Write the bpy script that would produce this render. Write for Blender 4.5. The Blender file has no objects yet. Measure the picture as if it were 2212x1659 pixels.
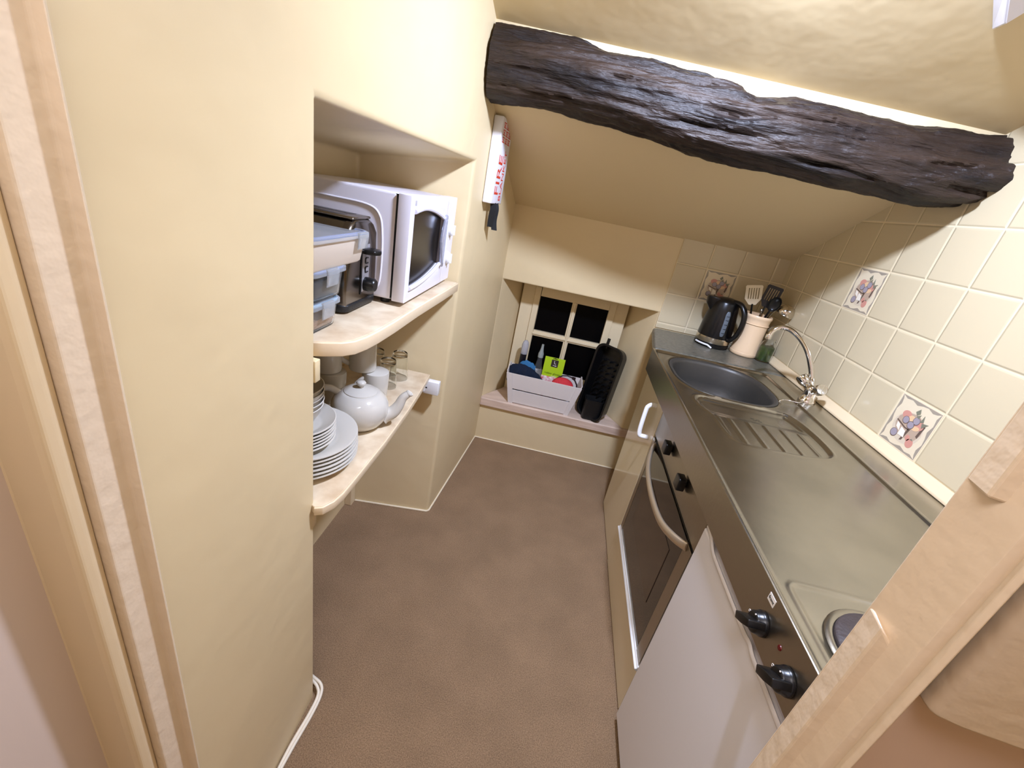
import bpy, bmesh, math, random
from mathutils import Vector, Matrix, noise
random.seed(7)
C = bpy.context.scene.collection
PI = math.pi
# ---------------------------------------------------------------- camera
cam_d = bpy.data.cameras.new('camera')
cam_d.sensor_fit = 'HORIZONTAL'; cam_d.sensor_width = 36.0
cam_d.lens = 36.0 * 926.58 / 2212.0
cam_d.clip_start = 0.01
cam = bpy.data.objects.new('camera', cam_d); C.objects.link(cam)
cam.matrix_world = Matrix(((0.97403733, -0.22123488, 0.04802499, -0.0511),
                           (0.13180602, 0.38171714, -0.91483288, -0.0271),
                           (0.18406098, 0.89741136, 0.40096683, 1.3725), (0, 0, 0, 1)))
sc = bpy.context.scene
sc.camera = cam
# ---------------------------------------------------------------- world (night outside)
w = bpy.data.worlds.new('night'); sc.world = w; w.use_nodes = True
w.node_tree.nodes['Background'].inputs[0].default_value = (0.002, 0.002, 0.003, 1)
w.node_tree.nodes['Background'].inputs[1].default_value = 1.0
sc.view_settings.view_transform = 'Standard'; sc.view_settings.look = 'None'
sc.view_settings.gamma = 1.0; sc.view_settings.use_curve_mapping = False
sc.view_settings.exposure = 0.2
# ---------------------------------------------------------------- lamps
def lamp(name, loc, power, col, r):
    d = bpy.data.lights.new(name, 'POINT'); d.energy = power; d.color = col; d.shadow_soft_size = r
    o = bpy.data.objects.new(name, d); o.location = loc; C.objects.link(o); return o
kd = bpy.data.lights.new('kitchen_lamp', 'AREA'); kd.shape = 'DISK'; kd.size = 0.11; kd.energy = 30; kd.color = (0.73, 0.85, 1.18)
kl = bpy.data.objects.new('kitchen_lamp', kd); C.objects.link(kl); kl.location = (0.28, 0.86, 1.985); kl.rotation_euler = (math.radians(25), 0, 0)
lamp('hall_lamp', (-0.16, -0.20, 2.18), 29, (0.84, 0.87, 1.02), 0.26)

# ================================================================ helpers
def srgb(r, g, b):
    f = lambda c: (c / 255 / 12.92) if c / 255 <= 0.04045 else ((c / 255 + 0.055) / 1.055) ** 2.4
    return (f(r), f(g), f(b), 1.0)
MATS = {}
def mat(name, col, rough=0.5, metal=0.0, bump=0.0, scale=20.0, var=0.0, vscale=None, trans=0.0, ior=1.45, coat=0.0, stretch=None, col2=None, detail=4.0, spec=0.5, bdist=0.01):
    if name in MATS: return MATS[name]
    m = bpy.data.materials.new(name); m.use_nodes = True; MATS[name] = m
    nt = m.node_tree; N = nt.nodes; L = nt.links; b = N['Principled BSDF']
    c = srgb(*col)
    b.inputs['Base Color'].default_value = c; b.inputs['Roughness'].default_value = rough
    b.inputs['Metallic'].default_value = metal; b.inputs['Transmission Weight'].default_value = trans
    b.inputs['IOR'].default_value = ior; b.inputs['Coat Weight'].default_value = coat
    b.inputs['Specular IOR Level'].default_value = spec
    if bump or var or col2:
        tc = N.new('ShaderNodeTexCoord'); mp = N.new('ShaderNodeMapping'); L.new(tc.outputs['Object'], mp.inputs[0])
        if stretch: mp.inputs['Scale'].default_value = stretch
    if var or col2:
        n = N.new('ShaderNodeTexNoise'); n.inputs['Scale'].default_value = vscale or scale * 0.3; n.inputs['Detail'].default_value = detail
        L.new(mp.outputs[0], n.inputs[0])
        r = N.new('ShaderNodeValToRGB'); L.new(n.outputs['Fac'], r.inputs[0])
        r.color_ramp.elements[0].position = 0.35; r.color_ramp.elements[1].position = 0.65
        if col2: r.color_ramp.elements[0].color = srgb(*col2); r.color_ramp.elements[1].color = c
        else:
            r.color_ramp.elements[0].color = tuple(x * (1 - var) for x in c[:3]) + (1,)
            r.color_ramp.elements[1].color = tuple(min(1, x * (1 + var * 0.5)) for x in c[:3]) + (1,)
        L.new(r.outputs[0], b.inputs['Base Color'])
    if bump:
        n2 = N.new('ShaderNodeTexNoise'); n2.inputs['Scale'].default_value = scale; n2.inputs['Detail'].default_value = detail
        L.new(mp.outputs[0], n2.inputs[0])
        bp = N.new('ShaderNodeBump'); bp.inputs['Strength'].default_value = bump; bp.inputs['Distance'].default_value = bdist
        L.new(n2.outputs['Fac'], bp.inputs['Height']); L.new(bp.outputs[0], b.inputs['Normal'])
    return m

class MB:
    def __init__(s): s.v = []; s.f = []; s.mi = []; s.m = 0
    def add(s, vs, fs):
        o = len(s.v); s.v += [tuple(x) for x in vs]; s.f += [tuple(i + o for i in f) for f in fs]; s.mi += [s.m] * len(fs); return s
    def box(s, x0, x1, y0, y1, z0, z1, T=None):
        vs = [Vector((x, y, z)) for x in (x0, x1) for y in (y0, y1) for z in (z0, z1)]
        if T: vs = [T @ v for v in vs]
        return s.add(vs, [(0, 1, 3, 2), (4, 6, 7, 5), (0, 4, 5, 1), (2, 3, 7, 6), (0, 2, 6, 4), (1, 5, 7, 3)])
    def prism(s, pts, z0, z1, T=None):
        n = len(pts); A = sum(pts[i][0] * pts[(i + 1) % n][1] - pts[(i + 1) % n][0] * pts[i][1] for i in range(n))
        if A < 0: pts = pts[::-1]
        vs = [Vector((p[0], p[1], z0)) for p in pts] + [Vector((p[0], p[1], z1)) for p in pts]
        if T: vs = [T @ v for v in vs]
        fs = [tuple(range(n - 1, -1, -1)), tuple(range(n, 2 * n))] + [(i, (i + 1) % n, n + (i + 1) % n, n + i) for i in range(n)]
        return s.add(vs, fs)
    def lathe(s, prof, n=32, T=None, c=(0, 0, 0), a0=0.0, sy=1.0):
        vs = []; fs = []; k = len(prof)
        for i in range(n):
            a = a0 + 2 * PI * i / n
            for r, z in prof: vs.append(Vector((c[0] + r * math.cos(a), c[1] + r * sy * math.sin(a), c[2] + z)))
        if T: vs = [T @ v for v in vs]
        for i in range(n):
            j = (i + 1) % n
            for q in range(k - 1): fs.append((i * k + q, j * k + q, j * k + q + 1, i * k + q + 1))
        s.add(vs, fs)
        if prof[0][0] > 1e-6: s.f.append(tuple(len(s.v) - n * k + i * k for i in range(n - 1, -1, -1))); s.mi.append(s.m)
        if prof[-1][0] > 1e-6: s.f.append(tuple(len(s.v) - n * k + i * k + k - 1 for i in range(n))); s.mi.append(s.m)
        return s
    def cyl(s, r, z0, z1, n=24, T=None, c=(0, 0, 0), r1=None): return s.lathe([(r, z0), (r if r1 is None else r1, z1)], n, T, c)
    def tube(s, pts, r, n=10, closed=False, flat=None):
        pts = [Vector(p) for p in pts]; k = len(pts); rs = r if isinstance(r, (list, tuple)) else [r] * k
        up = None; vs = []
        for i in range(k):
            a = pts[(i - 1) % k] if (i > 0 or closed) else pts[i]; b = pts[(i + 1) % k] if (i < k - 1 or closed) else pts[i]
            t = (b - a).normalized()
            if up is None:
                up = Vector((0, 0, 1)) if abs(t.z) < 0.9 else Vector((1, 0, 0))
            up = (up - t * up.dot(t)).normalized(); sd = t.cross(up)
            for j in range(n):
                an = 2 * PI * j / n; fx, fy = (1, 1) if not flat else flat
                vs.append(pts[i] + (up * math.cos(an) * fx + sd * math.sin(an) * fy) * rs[i])
        fs = []
        for i in range(k if closed else k - 1):
            i2 = (i + 1) % k
            for j in range(n): fs.append((i * n + j, i * n + (j + 1) % n, i2 * n + (j + 1) % n, i2 * n + j))
        if not closed: fs += [tuple(range(n - 1, -1, -1)), tuple((k - 1) * n + j for j in range(n))]
        return s.add(vs, fs)
    def loft(s, rings, cap=True, close=False):
        n = len(rings[0]); vs = [p for r in rings for p in r]; fs = []
        for i in range(len(rings) - (0 if close else 1)):
            i2 = (i + 1) % len(rings)
            for j in range(n): fs.append((i * n + j, i * n + (j + 1) % n, i2 * n + (j + 1) % n, i2 * n + j))
        if cap and not close: fs += [tuple(range(n - 1, -1, -1)), tuple((len(rings) - 1) * n + j for j in range(n))]
        return s.add(vs, fs)
    def build(s, name, mats, parent=None, smooth=30, bevel=0, seg=2, sub=0, fix=True, solid=0, loc=None, bang=30):
        me = bpy.data.meshes.new(name); me.from_pydata(s.v, [], s.f)
        ms = mats if isinstance(mats, (list, tuple)) else [mats]
        for m in ms: me.materials.append(m)
        me.polygons.foreach_set('material_index', s.mi)
        if fix:
            bm = bmesh.new(); bm.from_mesh(me); bmesh.ops.remove_doubles(bm, verts=bm.verts, dist=1e-6)
            bmesh.ops.recalc_face_normals(bm, faces=bm.faces); bm.to_mesh(me); bm.free()
        if smooth:
            me.shade_smooth(); me.set_sharp_from_angle(angle=math.radians(smooth))
        o = bpy.data.objects.new(name, me); C.objects.link(o)
        if loc: o.location = loc
        if parent: o.parent = parent
        if bevel:
            b = o.modifiers.new('bevel', 'BEVEL'); b.width = bevel; b.segments = seg; b.limit_method = 'ANGLE'; b.angle_limit = math.radians(bang)
            if smooth: me.set_sharp_from_angle(angle=PI)
        if solid:
            q = o.modifiers.new('solid', 'SOLIDIFY'); q.thickness = solid; q.offset = 0
        if sub:
            q = o.modifiers.new('sub', 'SUBSURF'); q.levels = sub; q.render_levels = sub
        return o
def tag(o, label, cat, group=None):
    o['label'] = label; o['category'] = cat
    if group: o['group'] = group
    return o
def thing(name, label, cat, loc=(0, 0, 0), rz=0, group=None):
    o = bpy.data.objects.new(name, None); C.objects.link(o); o.location = loc; o.rotation_euler = (0, 0, rz); o.empty_display_size = .05
    return tag(o, label, cat, group)
def struct(o): o['kind'] = 'structure'; return o
def dup(root, loc, rz, label):
    r = root.copy(); C.objects.link(r); r.location = loc; r.rotation_euler = (0, 0, rz); r['label'] = label
    for ch in list(root.children):
        c = ch.copy(); C.objects.link(c); c.parent = r
        for g in ch.children:
            d = g.copy(); C.objects.link(d); d.parent = c
    return r
def rrect(x0, x1, y0, y1, r, n=5):
    P = []
    for cx, cy, a in ((x1 - r, y1 - r, 0), (x0 + r, y1 - r, PI / 2), (x0 + r, y0 + r, PI), (x1 - r, y0 + r, 1.5 * PI)):
        for i in range(n + 1):
            t = a + PI / 2 * i / n; P.append((cx + r * math.cos(t), cy + r * math.sin(t)))
    return P
def curve(P, n=8):
    P = [Vector(p) for p in P]; out = []
    for i in range(len(P) - 1):
        a = P[max(i - 1, 0)]; b = P[i]; c = P[i + 1]; d = P[min(i + 2, len(P) - 1)]
        for k in range(n):
            t = k / n
            out.append(0.5 * ((2 * b) + (c - a) * t + (2 * a - 5 * b + 4 * c - d) * t * t + (3 * b - a - 3 * c + d) * t ** 3))
    return out + [P[-1]]
def frame(o, x, y, z):                       # matrix from axes
    x, y, z = Vector(x), Vector(y), Vector(z)
    return Matrix(((x.x, y.x, z.x, o[0]), (x.y, y.y, z.y, o[1]), (x.z, y.z, z.z, o[2]), (0, 0, 0, 1)))
def text_mesh(name, s, size, M, m, parent=None, ext=0.0003):
    cu = bpy.data.curves.new(name, 'FONT'); cu.body = s; cu.size = size; cu.extrude = ext; cu.align_x = 'CENTER'; cu.align_y = 'CENTER'
    t = bpy.data.objects.new(name, cu); C.objects.link(t)
    me = bpy.data.meshes.new_from_object(t.evaluated_get(bpy.context.evaluated_depsgraph_get()))
    bpy.data.objects.remove(t); me.transform(M); me.materials.append(m)
    o = bpy.data.objects.new(name, me); C.objects.link(o)
    if parent: o.parent = parent
    return o
def Rx(a): return Matrix.Rotation(a, 4, 'X')
def Ry(a): return Matrix.Rotation(a, 4, 'Y')
def Rz(a): return Matrix.Rotation(a, 4, 'Z')
def Tr(*p): return Matrix.Translation(p)

# ---------------------------------------------------------------- materials
WALL = (224, 203, 160)
plaster = mat('cream_plaster', WALL, 0.42, bump=0.22, scale=7, var=0.03, vscale=3, detail=3, bdist=0.02)
plaster_ceiling = mat('cream_ceiling_plaster', WALL, 0.6, bump=0.16, scale=6, detail=3, bdist=0.02)
gloss = mat('cream_gloss_paint', (230, 210, 182), 0.3, bump=0.5, scale=45, detail=3, bdist=0.003)
gloss_soft = mat('cream_gloss_timber', (226, 204, 166), 0.32, bump=0.15, scale=25, bdist=0.003)
white_paint = mat('white_door_paint', (214, 196, 182), 0.4)
carpet = mat('beige_carpet', (178, 148, 116), 0.97, bump=1.0, scale=520, var=0.10, vscale=6, detail=12, bdist=0.006, spec=0.05)
nt = carpet.node_tree; N = nt.nodes; L = nt.links          # pile speckle over the broad wear
sp_ = N.new('ShaderNodeTexNoise'); sp_.inputs['Scale'].default_value = 330; sp_.inputs['Detail'].default_value = 3
tc_ = N.new('ShaderNodeTexCoord'); L.new(tc_.outputs['Object'], sp_.inputs[0])
rp_ = N.new('ShaderNodeValToRGB'); rp_.color_ramp.elements[0].position = .32; rp_.color_ramp.elements[1].position = .68
rp_.color_ramp.elements[0].color = (.66, .64, .62, 1); rp_.color_ramp.elements[1].color = (1.18, 1.16, 1.14, 1); L.new(sp_.outputs['Fac'], rp_.inputs[0])
bs_ = N['Principled BSDF']; src = bs_.inputs['Base Color'].links[0].from_socket
mx_ = N.new('ShaderNodeMix'); mx_.data_type = 'RGBA'; mx_.blend_type = 'MULTIPLY'; mx_.inputs[0].default_value = 1.0
L.new(src, mx_.inputs[6]); L.new(rp_.outputs[0], mx_.inputs[7]); L.new(mx_.outputs[2], bs_.inputs['Base Color'])
black = mat('black_plastic', (14, 14, 15), 0.3)
blackm = mat('black_matte_plastic', (22, 22, 23), 0.45, bump=0.1, scale=200)
white = mat('white_enamel', (236, 235, 240), 0.28)
whitep = mat('white_plastic', (235, 233, 230), 0.35)
ceramic = mat('white_glazed_china', (206, 200, 188), 0.12, coat=0.4)
steel = mat('brushed_steel', (172, 168, 158), 0.24, metal=1.0, bump=0.018, scale=60, var=0.12, vscale=7, stretch=(1, 1, 1))
steel_dark = mat('dull_steel_front', (170, 162, 148), 0.3, metal=1.0, bump=0.04, scale=80)
chrome = mat('polished_chrome', (225, 222, 216), 0.06, metal=1.0)
glass = mat('clear_glass', (253, 254, 252), 0.02, trans=1.0, ior=1.38)
clearp = mat('clear_plastic', (244, 247, 248), 0.06, trans=0.95, ior=1.15)
red = mat('red_ink', (214, 62, 40), 0.5)
redp = mat('red_plastic', (214, 48, 48), 0.4)
navy = mat('navy_cloth', (9, 24, 46), 0.9, bump=0.5, scale=150)
blue = mat('blue_cloth', (52, 112, 158), 0.9, bump=0.5, scale=150)
lime = mat('lime_card', (176, 208, 26), 0.5)
tiewhite = mat('white_card', (240, 236, 230), 0.5)

# ================================================================ setting
# ---- floor
f = MB().box(-1.2, 1.3, -1.8, 2.6, -0.05, 0.0).build('floor', carpet, smooth=0); struct(f)
# ---- left wall with the shelf recess
def wl(y): return -0.46 + 0.087 * (y - 0.675)
m = MB()
NB = -0.745
V = {}
def q(n, *p): V[n] = len(m.v); m.v.append(p)
q('a0', -.452, .29, 0); q('a1', -.46, .675, 0); q('a2', -.455, .675, 1.445); q('a3', -.452, .29, 1.83); q('a4', wl(.30) + .012, .29, 2.6)
q('b1', -.39, 1.487, 0); q('b2', -.389, 1.497, 1.442); q('b4', wl(1.487), 1.487, 2.6)
q('c0', wl(2.6), 2.6, 0); q('c4', wl(2.6), 2.6, 2.6); q('c2', wl(2.6), 2.6, 1.442)
q('n1', NB, .675, 0); q('n2', NB, .675, 1.41); q('n3', NB, 1.445, 0); q('n4', NB - .02, 1.45, 1.395)
def fc(*n): m.f.append(tuple(V[k] for k in n)); m.mi.append(0)
fc('a0', 'a1', 'a2', 'a3'); fc('a3', 'a2', 'a4'); fc('a2', 'b2', 'b4', 'a4'); fc('b1', 'c0', 'c2', 'b2'); fc('b2', 'c2', 'c4', 'b4')
fc('a1', 'n1', 'n2', 'a2'); fc('n1', 'n3', 'n4', 'n2'); fc('n3', 'b1', 'b2', 'n4'); fc('a2', 'n2', 'n4', 'b2')
wall_left = m.build('wall_left', plaster, smooth=40, bevel=0.012, seg=4, bang=35); struct(wall_left)
m = MB().box(-.9, -.80, -1.8, 2.6, -.02, 2.6); struct(m.build('wall_left_outer', plaster, smooth=0))
m = MB(); bz = .003
m.tube([(NB + .03, 1.4435, bz), (-.55, 1.4635, bz), (-.396, 1.483, bz), (-.388, 1.492, bz), (wl(1.85) + .001, 1.85, bz), (wl(2.2) + .001, 2.203, bz)], .0045, 8)
struct(m.build('baseboard_left', mat('pale_carpet_edge', (240, 224, 192), .5), smooth=60))
m = MB(); m.tube([(wl(2.2), 2.203, bz), (.1, 2.2035, bz), (.52, 2.2035, bz)], .004, 8); struct(m.build('baseboard_back', MATS['pale_carpet_edge'], smooth=60))
# ---- back wall with the window alcove
YB = 2.206
m = MB(); V = {}
AX0, AX1, AZ0, AZ1 = wl(YB), .495, .255, .962
WX0, WX1, YW = -.215, .372, 2.42
q('p0', -.36, YB, 0); q('p1', AX1, YB, 0); q('p2', 1.05, YB, 0); q('p3', 1.05, YB, AZ0); q('p4', 1.05, YB, AZ1); q('p5', 1.05, YB, 1.45); q('p6', AX1, YB, 1.45); q('p7', -.36, YB, 1.45)
q('h0', AX0, YB, AZ0); q('h1', AX1, YB, AZ0); q('h2', AX1, YB, AZ1); q('h3', AX0, YB, AZ1)
q('i0', WX0, YW + .06, AZ0); q('i1', WX1, YW + .06, AZ0); q('i2', WX1, YW + .06, AZ1 + .01); q('i3', WX0, YW + .06, AZ1 + .01); q('g0', -.36, YB, AZ0); q('g3', -.36, YB, AZ1)
fc('p0', 'p1', 'h1', 'h0', 'g0'); fc('p1', 'p2', 'p3', 'h1'); fc('h1', 'p3', 'p4', 'h2'); fc('h2', 'p4', 'p5', 'p6'); fc('g3', 'h3', 'h2', 'p6', 'p7'); fc('g0', 'h0', 'h3', 'g3')
fc('h0', 'h3', 'i3', 'i0'); fc('h1', 'i1', 'i2', 'h2'); fc('h3', 'h2', 'i2', 'i3'); fc('h0', 'i0', 'i1', 'h1')
wall_back = m.build('wall_back', plaster, smooth=40, bevel=0.01, seg=3, bang=25); struct(wall_back)
# ---- ceiling: roof slope behind the beam and in front of it, with the bright vertical fillet
m = MB()
L0, R0 = (-.385, 1.505, 1.815), (1.0, 1.405, 1.742)
def sl(p, y, k): return (p[0], y, p[2] + k * (p[1] - y))
fl = Vector((R0[0] - L0[0], R0[1] - L0[1], R0[2] - L0[2]))
def ext(t): return (L0[0] + fl.x * t, L0[1] + fl.y * t, L0[2] + fl.z * t)
A, B = ext(-.2), ext(1.12)
m.add([(A[0], .25, A[2] + .4 * (A[1] - .25)), (B[0], .25, B[2] + .4 * (B[1] - .25)), B, A, (A[0], A[1] + .012, A[2] - .12), (B[0], B[1] + .012, B[2] - .12),
       (A[0], 2.3, 1.282), (B[0], 2.3, 1.276), (A[0], 1.56, 1.642), (B[0], 1.47, 1.686)],
      [(0, 1, 2, 3), (3, 2, 5, 4), (8, 9, 7, 6), (4, 5, 9, 8)])
ceiling = m.build('ceiling', plaster_ceiling, smooth=0, fix=False); struct(ceiling)
m = MB().box(-1.2, 1.4, -1.8, .27, 2.34, 2.4); struct(m.build('ceiling_hall', plaster_ceiling, smooth=0))
# ---- right wall, tiled
XR, ZR, TS, YC0, XB0 = .999, 1.0652, .15, 1.997, .4941
def tile_mat(name, ax, o1, rows=True):
    mt = bpy.data.materials.new(name); mt.use_nodes = True; nt = mt.node_tree; N = nt.nodes; Lk = nt.links; b = N['Principled BSDF']
    b.inputs['Roughness'].default_value = .16
    tc = N.new('ShaderNodeTexCoord'); sp = N.new('ShaderNodeSeparateXYZ'); Lk.new(tc.outputs['Object'], sp.inputs[0])
    def ma(op, a, bb=None, c=None):
        n = N.new('ShaderNodeMath'); n.operation = op
        for i, x in enumerate((a, bb, c)):
            if x is None: continue
            if hasattr(x, 'is_linked') or hasattr(x, 'links'): Lk.new(x, n.inputs[i])
            else: n.inputs[i].default_value = x
        return n.outputs[0]
    def edge(out, off):
        fr = ma('FRACT', ma('MULTIPLY', ma('SUBTRACT', out, off - 30 * TS), 1 / TS))
        return ma('MULTIPLY', ma('SUBTRACT', .5, ma('ABSOLUTE', ma('SUBTRACT', fr, .5))), TS)
    e = ma('MINIMUM', edge(sp.outputs[ax], o1), edge(sp.outputs['Z'], ZR))
    mr = N.new('ShaderNodeMapRange'); Lk.new(e, mr.inputs[0]); mr.inputs[1].default_value = .0013; mr.inputs[2].default_value = .0028
    mx = N.new('ShaderNodeMix'); mx.data_type = 'RGBA'; Lk.new(mr.outputs[0], mx.inputs[0])
    mx.inputs[6].default_value = srgb(232, 214, 176); mx.inputs[7].default_value = srgb(208, 192, 157)
    Lk.new(mx.outputs[2], b.inputs['Base Color'])
    rr = N.new('ShaderNodeMapRange'); Lk.new(mr.outputs[0], rr.inputs[0]); rr.inputs[3].default_value = .7; rr.inputs[4].default_value = .2; Lk.new(rr.outputs[0], b.inputs['Roughness'])
    m2 = N.new('ShaderNodeMapRange'); m2.interpolation_type = 'SMOOTHSTEP'; Lk.new(e, m2.inputs[0]); m2.inputs[1].default_value = .0008; m2.inputs[2].default_value = .007
    bp = N.new('ShaderNodeBump'); bp.inputs['Distance'].default_value = .0022; bp.inputs['Strength'].default_value = .8; Lk.new(m2.outputs[0], bp.inputs['Height']); Lk.new(bp.outputs[0], b.inputs['Normal'])
    return mt
tile_r = tile_mat('glazed_tile_right', 'Y', YC0); tile_b = tile_mat('glazed_tile_back', 'X', XB0)
m = MB().box(XR, 1.15, .33, 2.5, 0, 2.6); struct(m.build('wall_right', tile_r, smooth=0))
m = MB().box(XB0 + .001, XR, YB - .006, YB + .004, .888, 1.345); struct(m.build('wall_back_tiling', tile_b, smooth=0))
# trims under the tiles
m = MB().prism([(XR - .02, .886), (XR + .002, .886), (XR + .002, .917), (XR - .004, .917), (XR - .02, .893)], 0.36, 2.2, frame((0, 0, 0), (1, 0, 0), (0, 0, 1), (0, 1, 0)))
struct(m.build('trim_1', gloss_soft, smooth=0, bevel=.002))
# ---- window
frame_m = mat('cream_window_paint', (228, 210, 172), 0.4, bump=0.25, scale=80, bdist=0.003)
wr = bpy.data.objects.new('window_1', None); C.objects.link(wr); wr.location = (0, 0, 0); struct(wr)
m = MB()
def fr(x0, x1, z0, z1, y0, y1, wd, mm):
    mm.box(x0, x0 + wd, y0, y1, z0, z1); mm.box(x1 - wd, x1, y0, y1, z0, z1); mm.box(x0 + wd, x1 - wd, y0, y1, z1 - wd, z1); mm.box(x0 + wd, x1 - wd, y0, y1, z0, z0 + wd)
fr(-.225, .378, .255, 1.0, 2.41, 2.46, .068, m); o = m.build('window_frame', frame_m, wr, smooth=0, bevel=.004)
m = MB(); CX0, CX1, CZ0, CZ1 = -.154, .309, .33, .93
m.box(CX0, -.12, 2.40, 2.435, CZ0, CZ1); m.box(.273, CX1, 2.40, 2.435, CZ0, CZ1); m.box(-.12, .273, 2.40, 2.435, .877, CZ1); m.box(-.12, .273, 2.40, 2.435, CZ0, .43)
m.build('casement', frame_m, wr, smooth=0, bevel=.003)
for bx in ((.066, .094, 2.402, 2.433, .425, .882), (.074, .086, 2.394, 2.404, .426, .881)): MB().box(*bx).build('glazing_bar', frame_m, wr, smooth=0, bevel=.002)
for bx in ((-.125, .278, 2.4025, 2.4325, .642, .674), (-.124, .277, 2.3945, 2.4045, .652, .664)): MB().box(*bx).build('glazing_bar', frame_m, wr, smooth=0, bevel=.002)
pane = mat('night_glass', (4, 4, 5), 0.35, spec=0.1)
for x0, x1, z0, z1 in ((-.13, .07, .66, .885), (.09, .283, .66, .885), (-.13, .07, .42, .65), (.09, .283, .42, .65)):
    MB().box(x0, x1, 2.424, 2.428, z0, z1).build('pane', pane, wr, smooth=0)
m = MB(); m.tube(curve([(.30, 2.392, .60), (.282, 2.385, .61), (.27, 2.385, .595), (.275, 2.385, .578), (.29, 2.385, .58), (.288, 2.385, .592), (.281, 2.385, .591)], 6), .0035, 6)
m.box(.272, .277, 2.386, 2.398, .50, .58); m.box(.28, .30, 2.386, 2.4, .635, .66)
m.build('window_catch', mat('black_iron', (18, 17, 16), .5), wr)
m = MB().box(-.16, .30, 2.6, 2.62, .3, 1.0); 
# sill
m = MB().prism([(wl(2.19) + .001, 2.186), (.535, 2.186), (.535, 2.215), (AX1 + .004, 2.215), (WX1 + .004, 2.412), (WX0 - .004, 2.412), (wl(YB) - .01, 2.206)], .228, .278)
sill = m.build('trim_2', mat('pinkish_limewashed_sill', (226, 200, 178), 0.5, bump=0.2, scale=40, col2=(205, 178, 158), vscale=14, stretch=(.35, 2, 2)), smooth=0, bevel=.006, seg=3); struct(sill)
# ---- door frames (plan profiles run up from the floor)
def prof(name, pts, m_, z1=2.3, bev=.0025):
    o = MB().prism(pts, 0.0, z1).build(name, m_, smooth=0, bevel=bev, seg=3); struct(o); return o
prof('trim_3', [(-.52, .335), (-.462, .335), (-.456, .319), (-.434, .2985), (-.4465, .2975), (-.449, .2885), (-.450, .266), (-.52, .266)], gloss)
prof('door_1', [(-.56, .266), (-.462, .266), (-.4595, .258), (-.462, .247), (-.470, .2445), (-.514, .2445), (-.516, .236), (-.56, .236)], gloss_soft, 2.3, .003)
m = MB().box(-.62, -.513, -1.8, .2443, 0, 2.35); struct(m.build('wall_hall_left', white_paint, smooth=0))
prof('trim_4', [(.33, .33), (.296, .2995), (.303, .252), (.309, .2485), (.309, .246), (.303, .243), (.301, .238), (.303, .2335), (.38, .29), (.38, .33)], gloss)
stop = MB()
for z0, z1, sl_ in ((0.0, 1.078, 1), (1.236, 2.3, 0)):
    P = [(.2962, .2993), (.2905, .274), (.3028, .2695), (.306, .285)]
    stop.prism(P, z0, z1)
for i, vv in enumerate(stop.v):          # splayed top end of the lower stop
    if abs(vv[2] - 1.078) < 1e-6 and vv[1] > .27: stop.v[i] = (vv[0], vv[1], 1.092)
struct(stop.build('trim_5', gloss, smooth=0, bevel=.002, seg=2))
# hall wall right of the frame, bull-nosed plaster that stops above a recess
m = MB().prism([(.3875, .30), (.386, .288), (.3865, .281), (.391, .2765), (.41, .271), (.456, .265), (1.2, .20), (1.2, .33), (.39, .33)], 1.0, 2.35)
struct(m.build('wall_hall_front', gloss, smooth=40, bevel=.004, seg=3))
m = MB().box(.352, 1.2, .335, .345, 0, 2.6).box(.392, 1.2, .302, .34, 0, 1.001); struct(m.build('wall_front_right', mat('hall_paint_shade_tint', (224, 198, 180), .6, bump=.1, scale=12), smooth=0))  # pinkish tint puts the recess's shade into the wall colour
m = MB().box(-1.2, 1.3, -1.8, -1.7, 0, 2.4); m.box(1.15, 1.3, -1.8, .33, 0, 2.4); m.box(-1.2, 1.3, .27, .33, 1.68, 2.7); m.box(-.9, -.45, .29, .30, 0, 2.6)  # includes an unseen low door header, added to block the hall lamp
struct(m.build('wall_hall', plaster, smooth=0))

# ================================================================ ceiling beam
def interp(tab, x):
    for i in range(len(tab) - 1):
        a, b = tab[i], tab[i + 1]
        if x <= b[0] or i == len(tab) - 2:
            t = (x - a[0]) / (b[0] - a[0]); return [a[k] + (b[k] - a[k]) * t for k in range(1, len(a))]
bT = [(-.384, 1.803), (-.298, 1.801), (-.149, 1.794), (-.055, 1.778), (.07, 1.775), (.142, 1.767), (.229, 1.764), (.289, 1.756), (.324, 1.748), (.368, 1.726), (.412, 1.732), (.467, 1.744), (.574, 1.738), (.679, 1.729), (.782, 1.723), (.837, 1.731), (.958, 1.733), (1.0, 1.737)]
bA = [(-.389, 1.735), (-.278, 1.738), (-.152, 1.732), (-.045, 1.729), (.081, 1.715), (.255, 1.696), (.33, 1.687), (.452, 1.682), (.574, 1.672), (.698, 1.655), (.836, 1.648), (.927, 1.643), (1.0, 1.668)]
bB = [(-.385, 1.616), (-.263, 1.619), (-.145, 1.621), (.014, 1.608), (.133, 1.594), (.252, 1.576), (.408, 1.567), (.525, 1.563), (.678, 1.558), (.751, 1.557), (.864, 1.549), (.968, 1.555), (1.0, 1.566)]
rings = []
NS, NR = 260, 90
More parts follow.
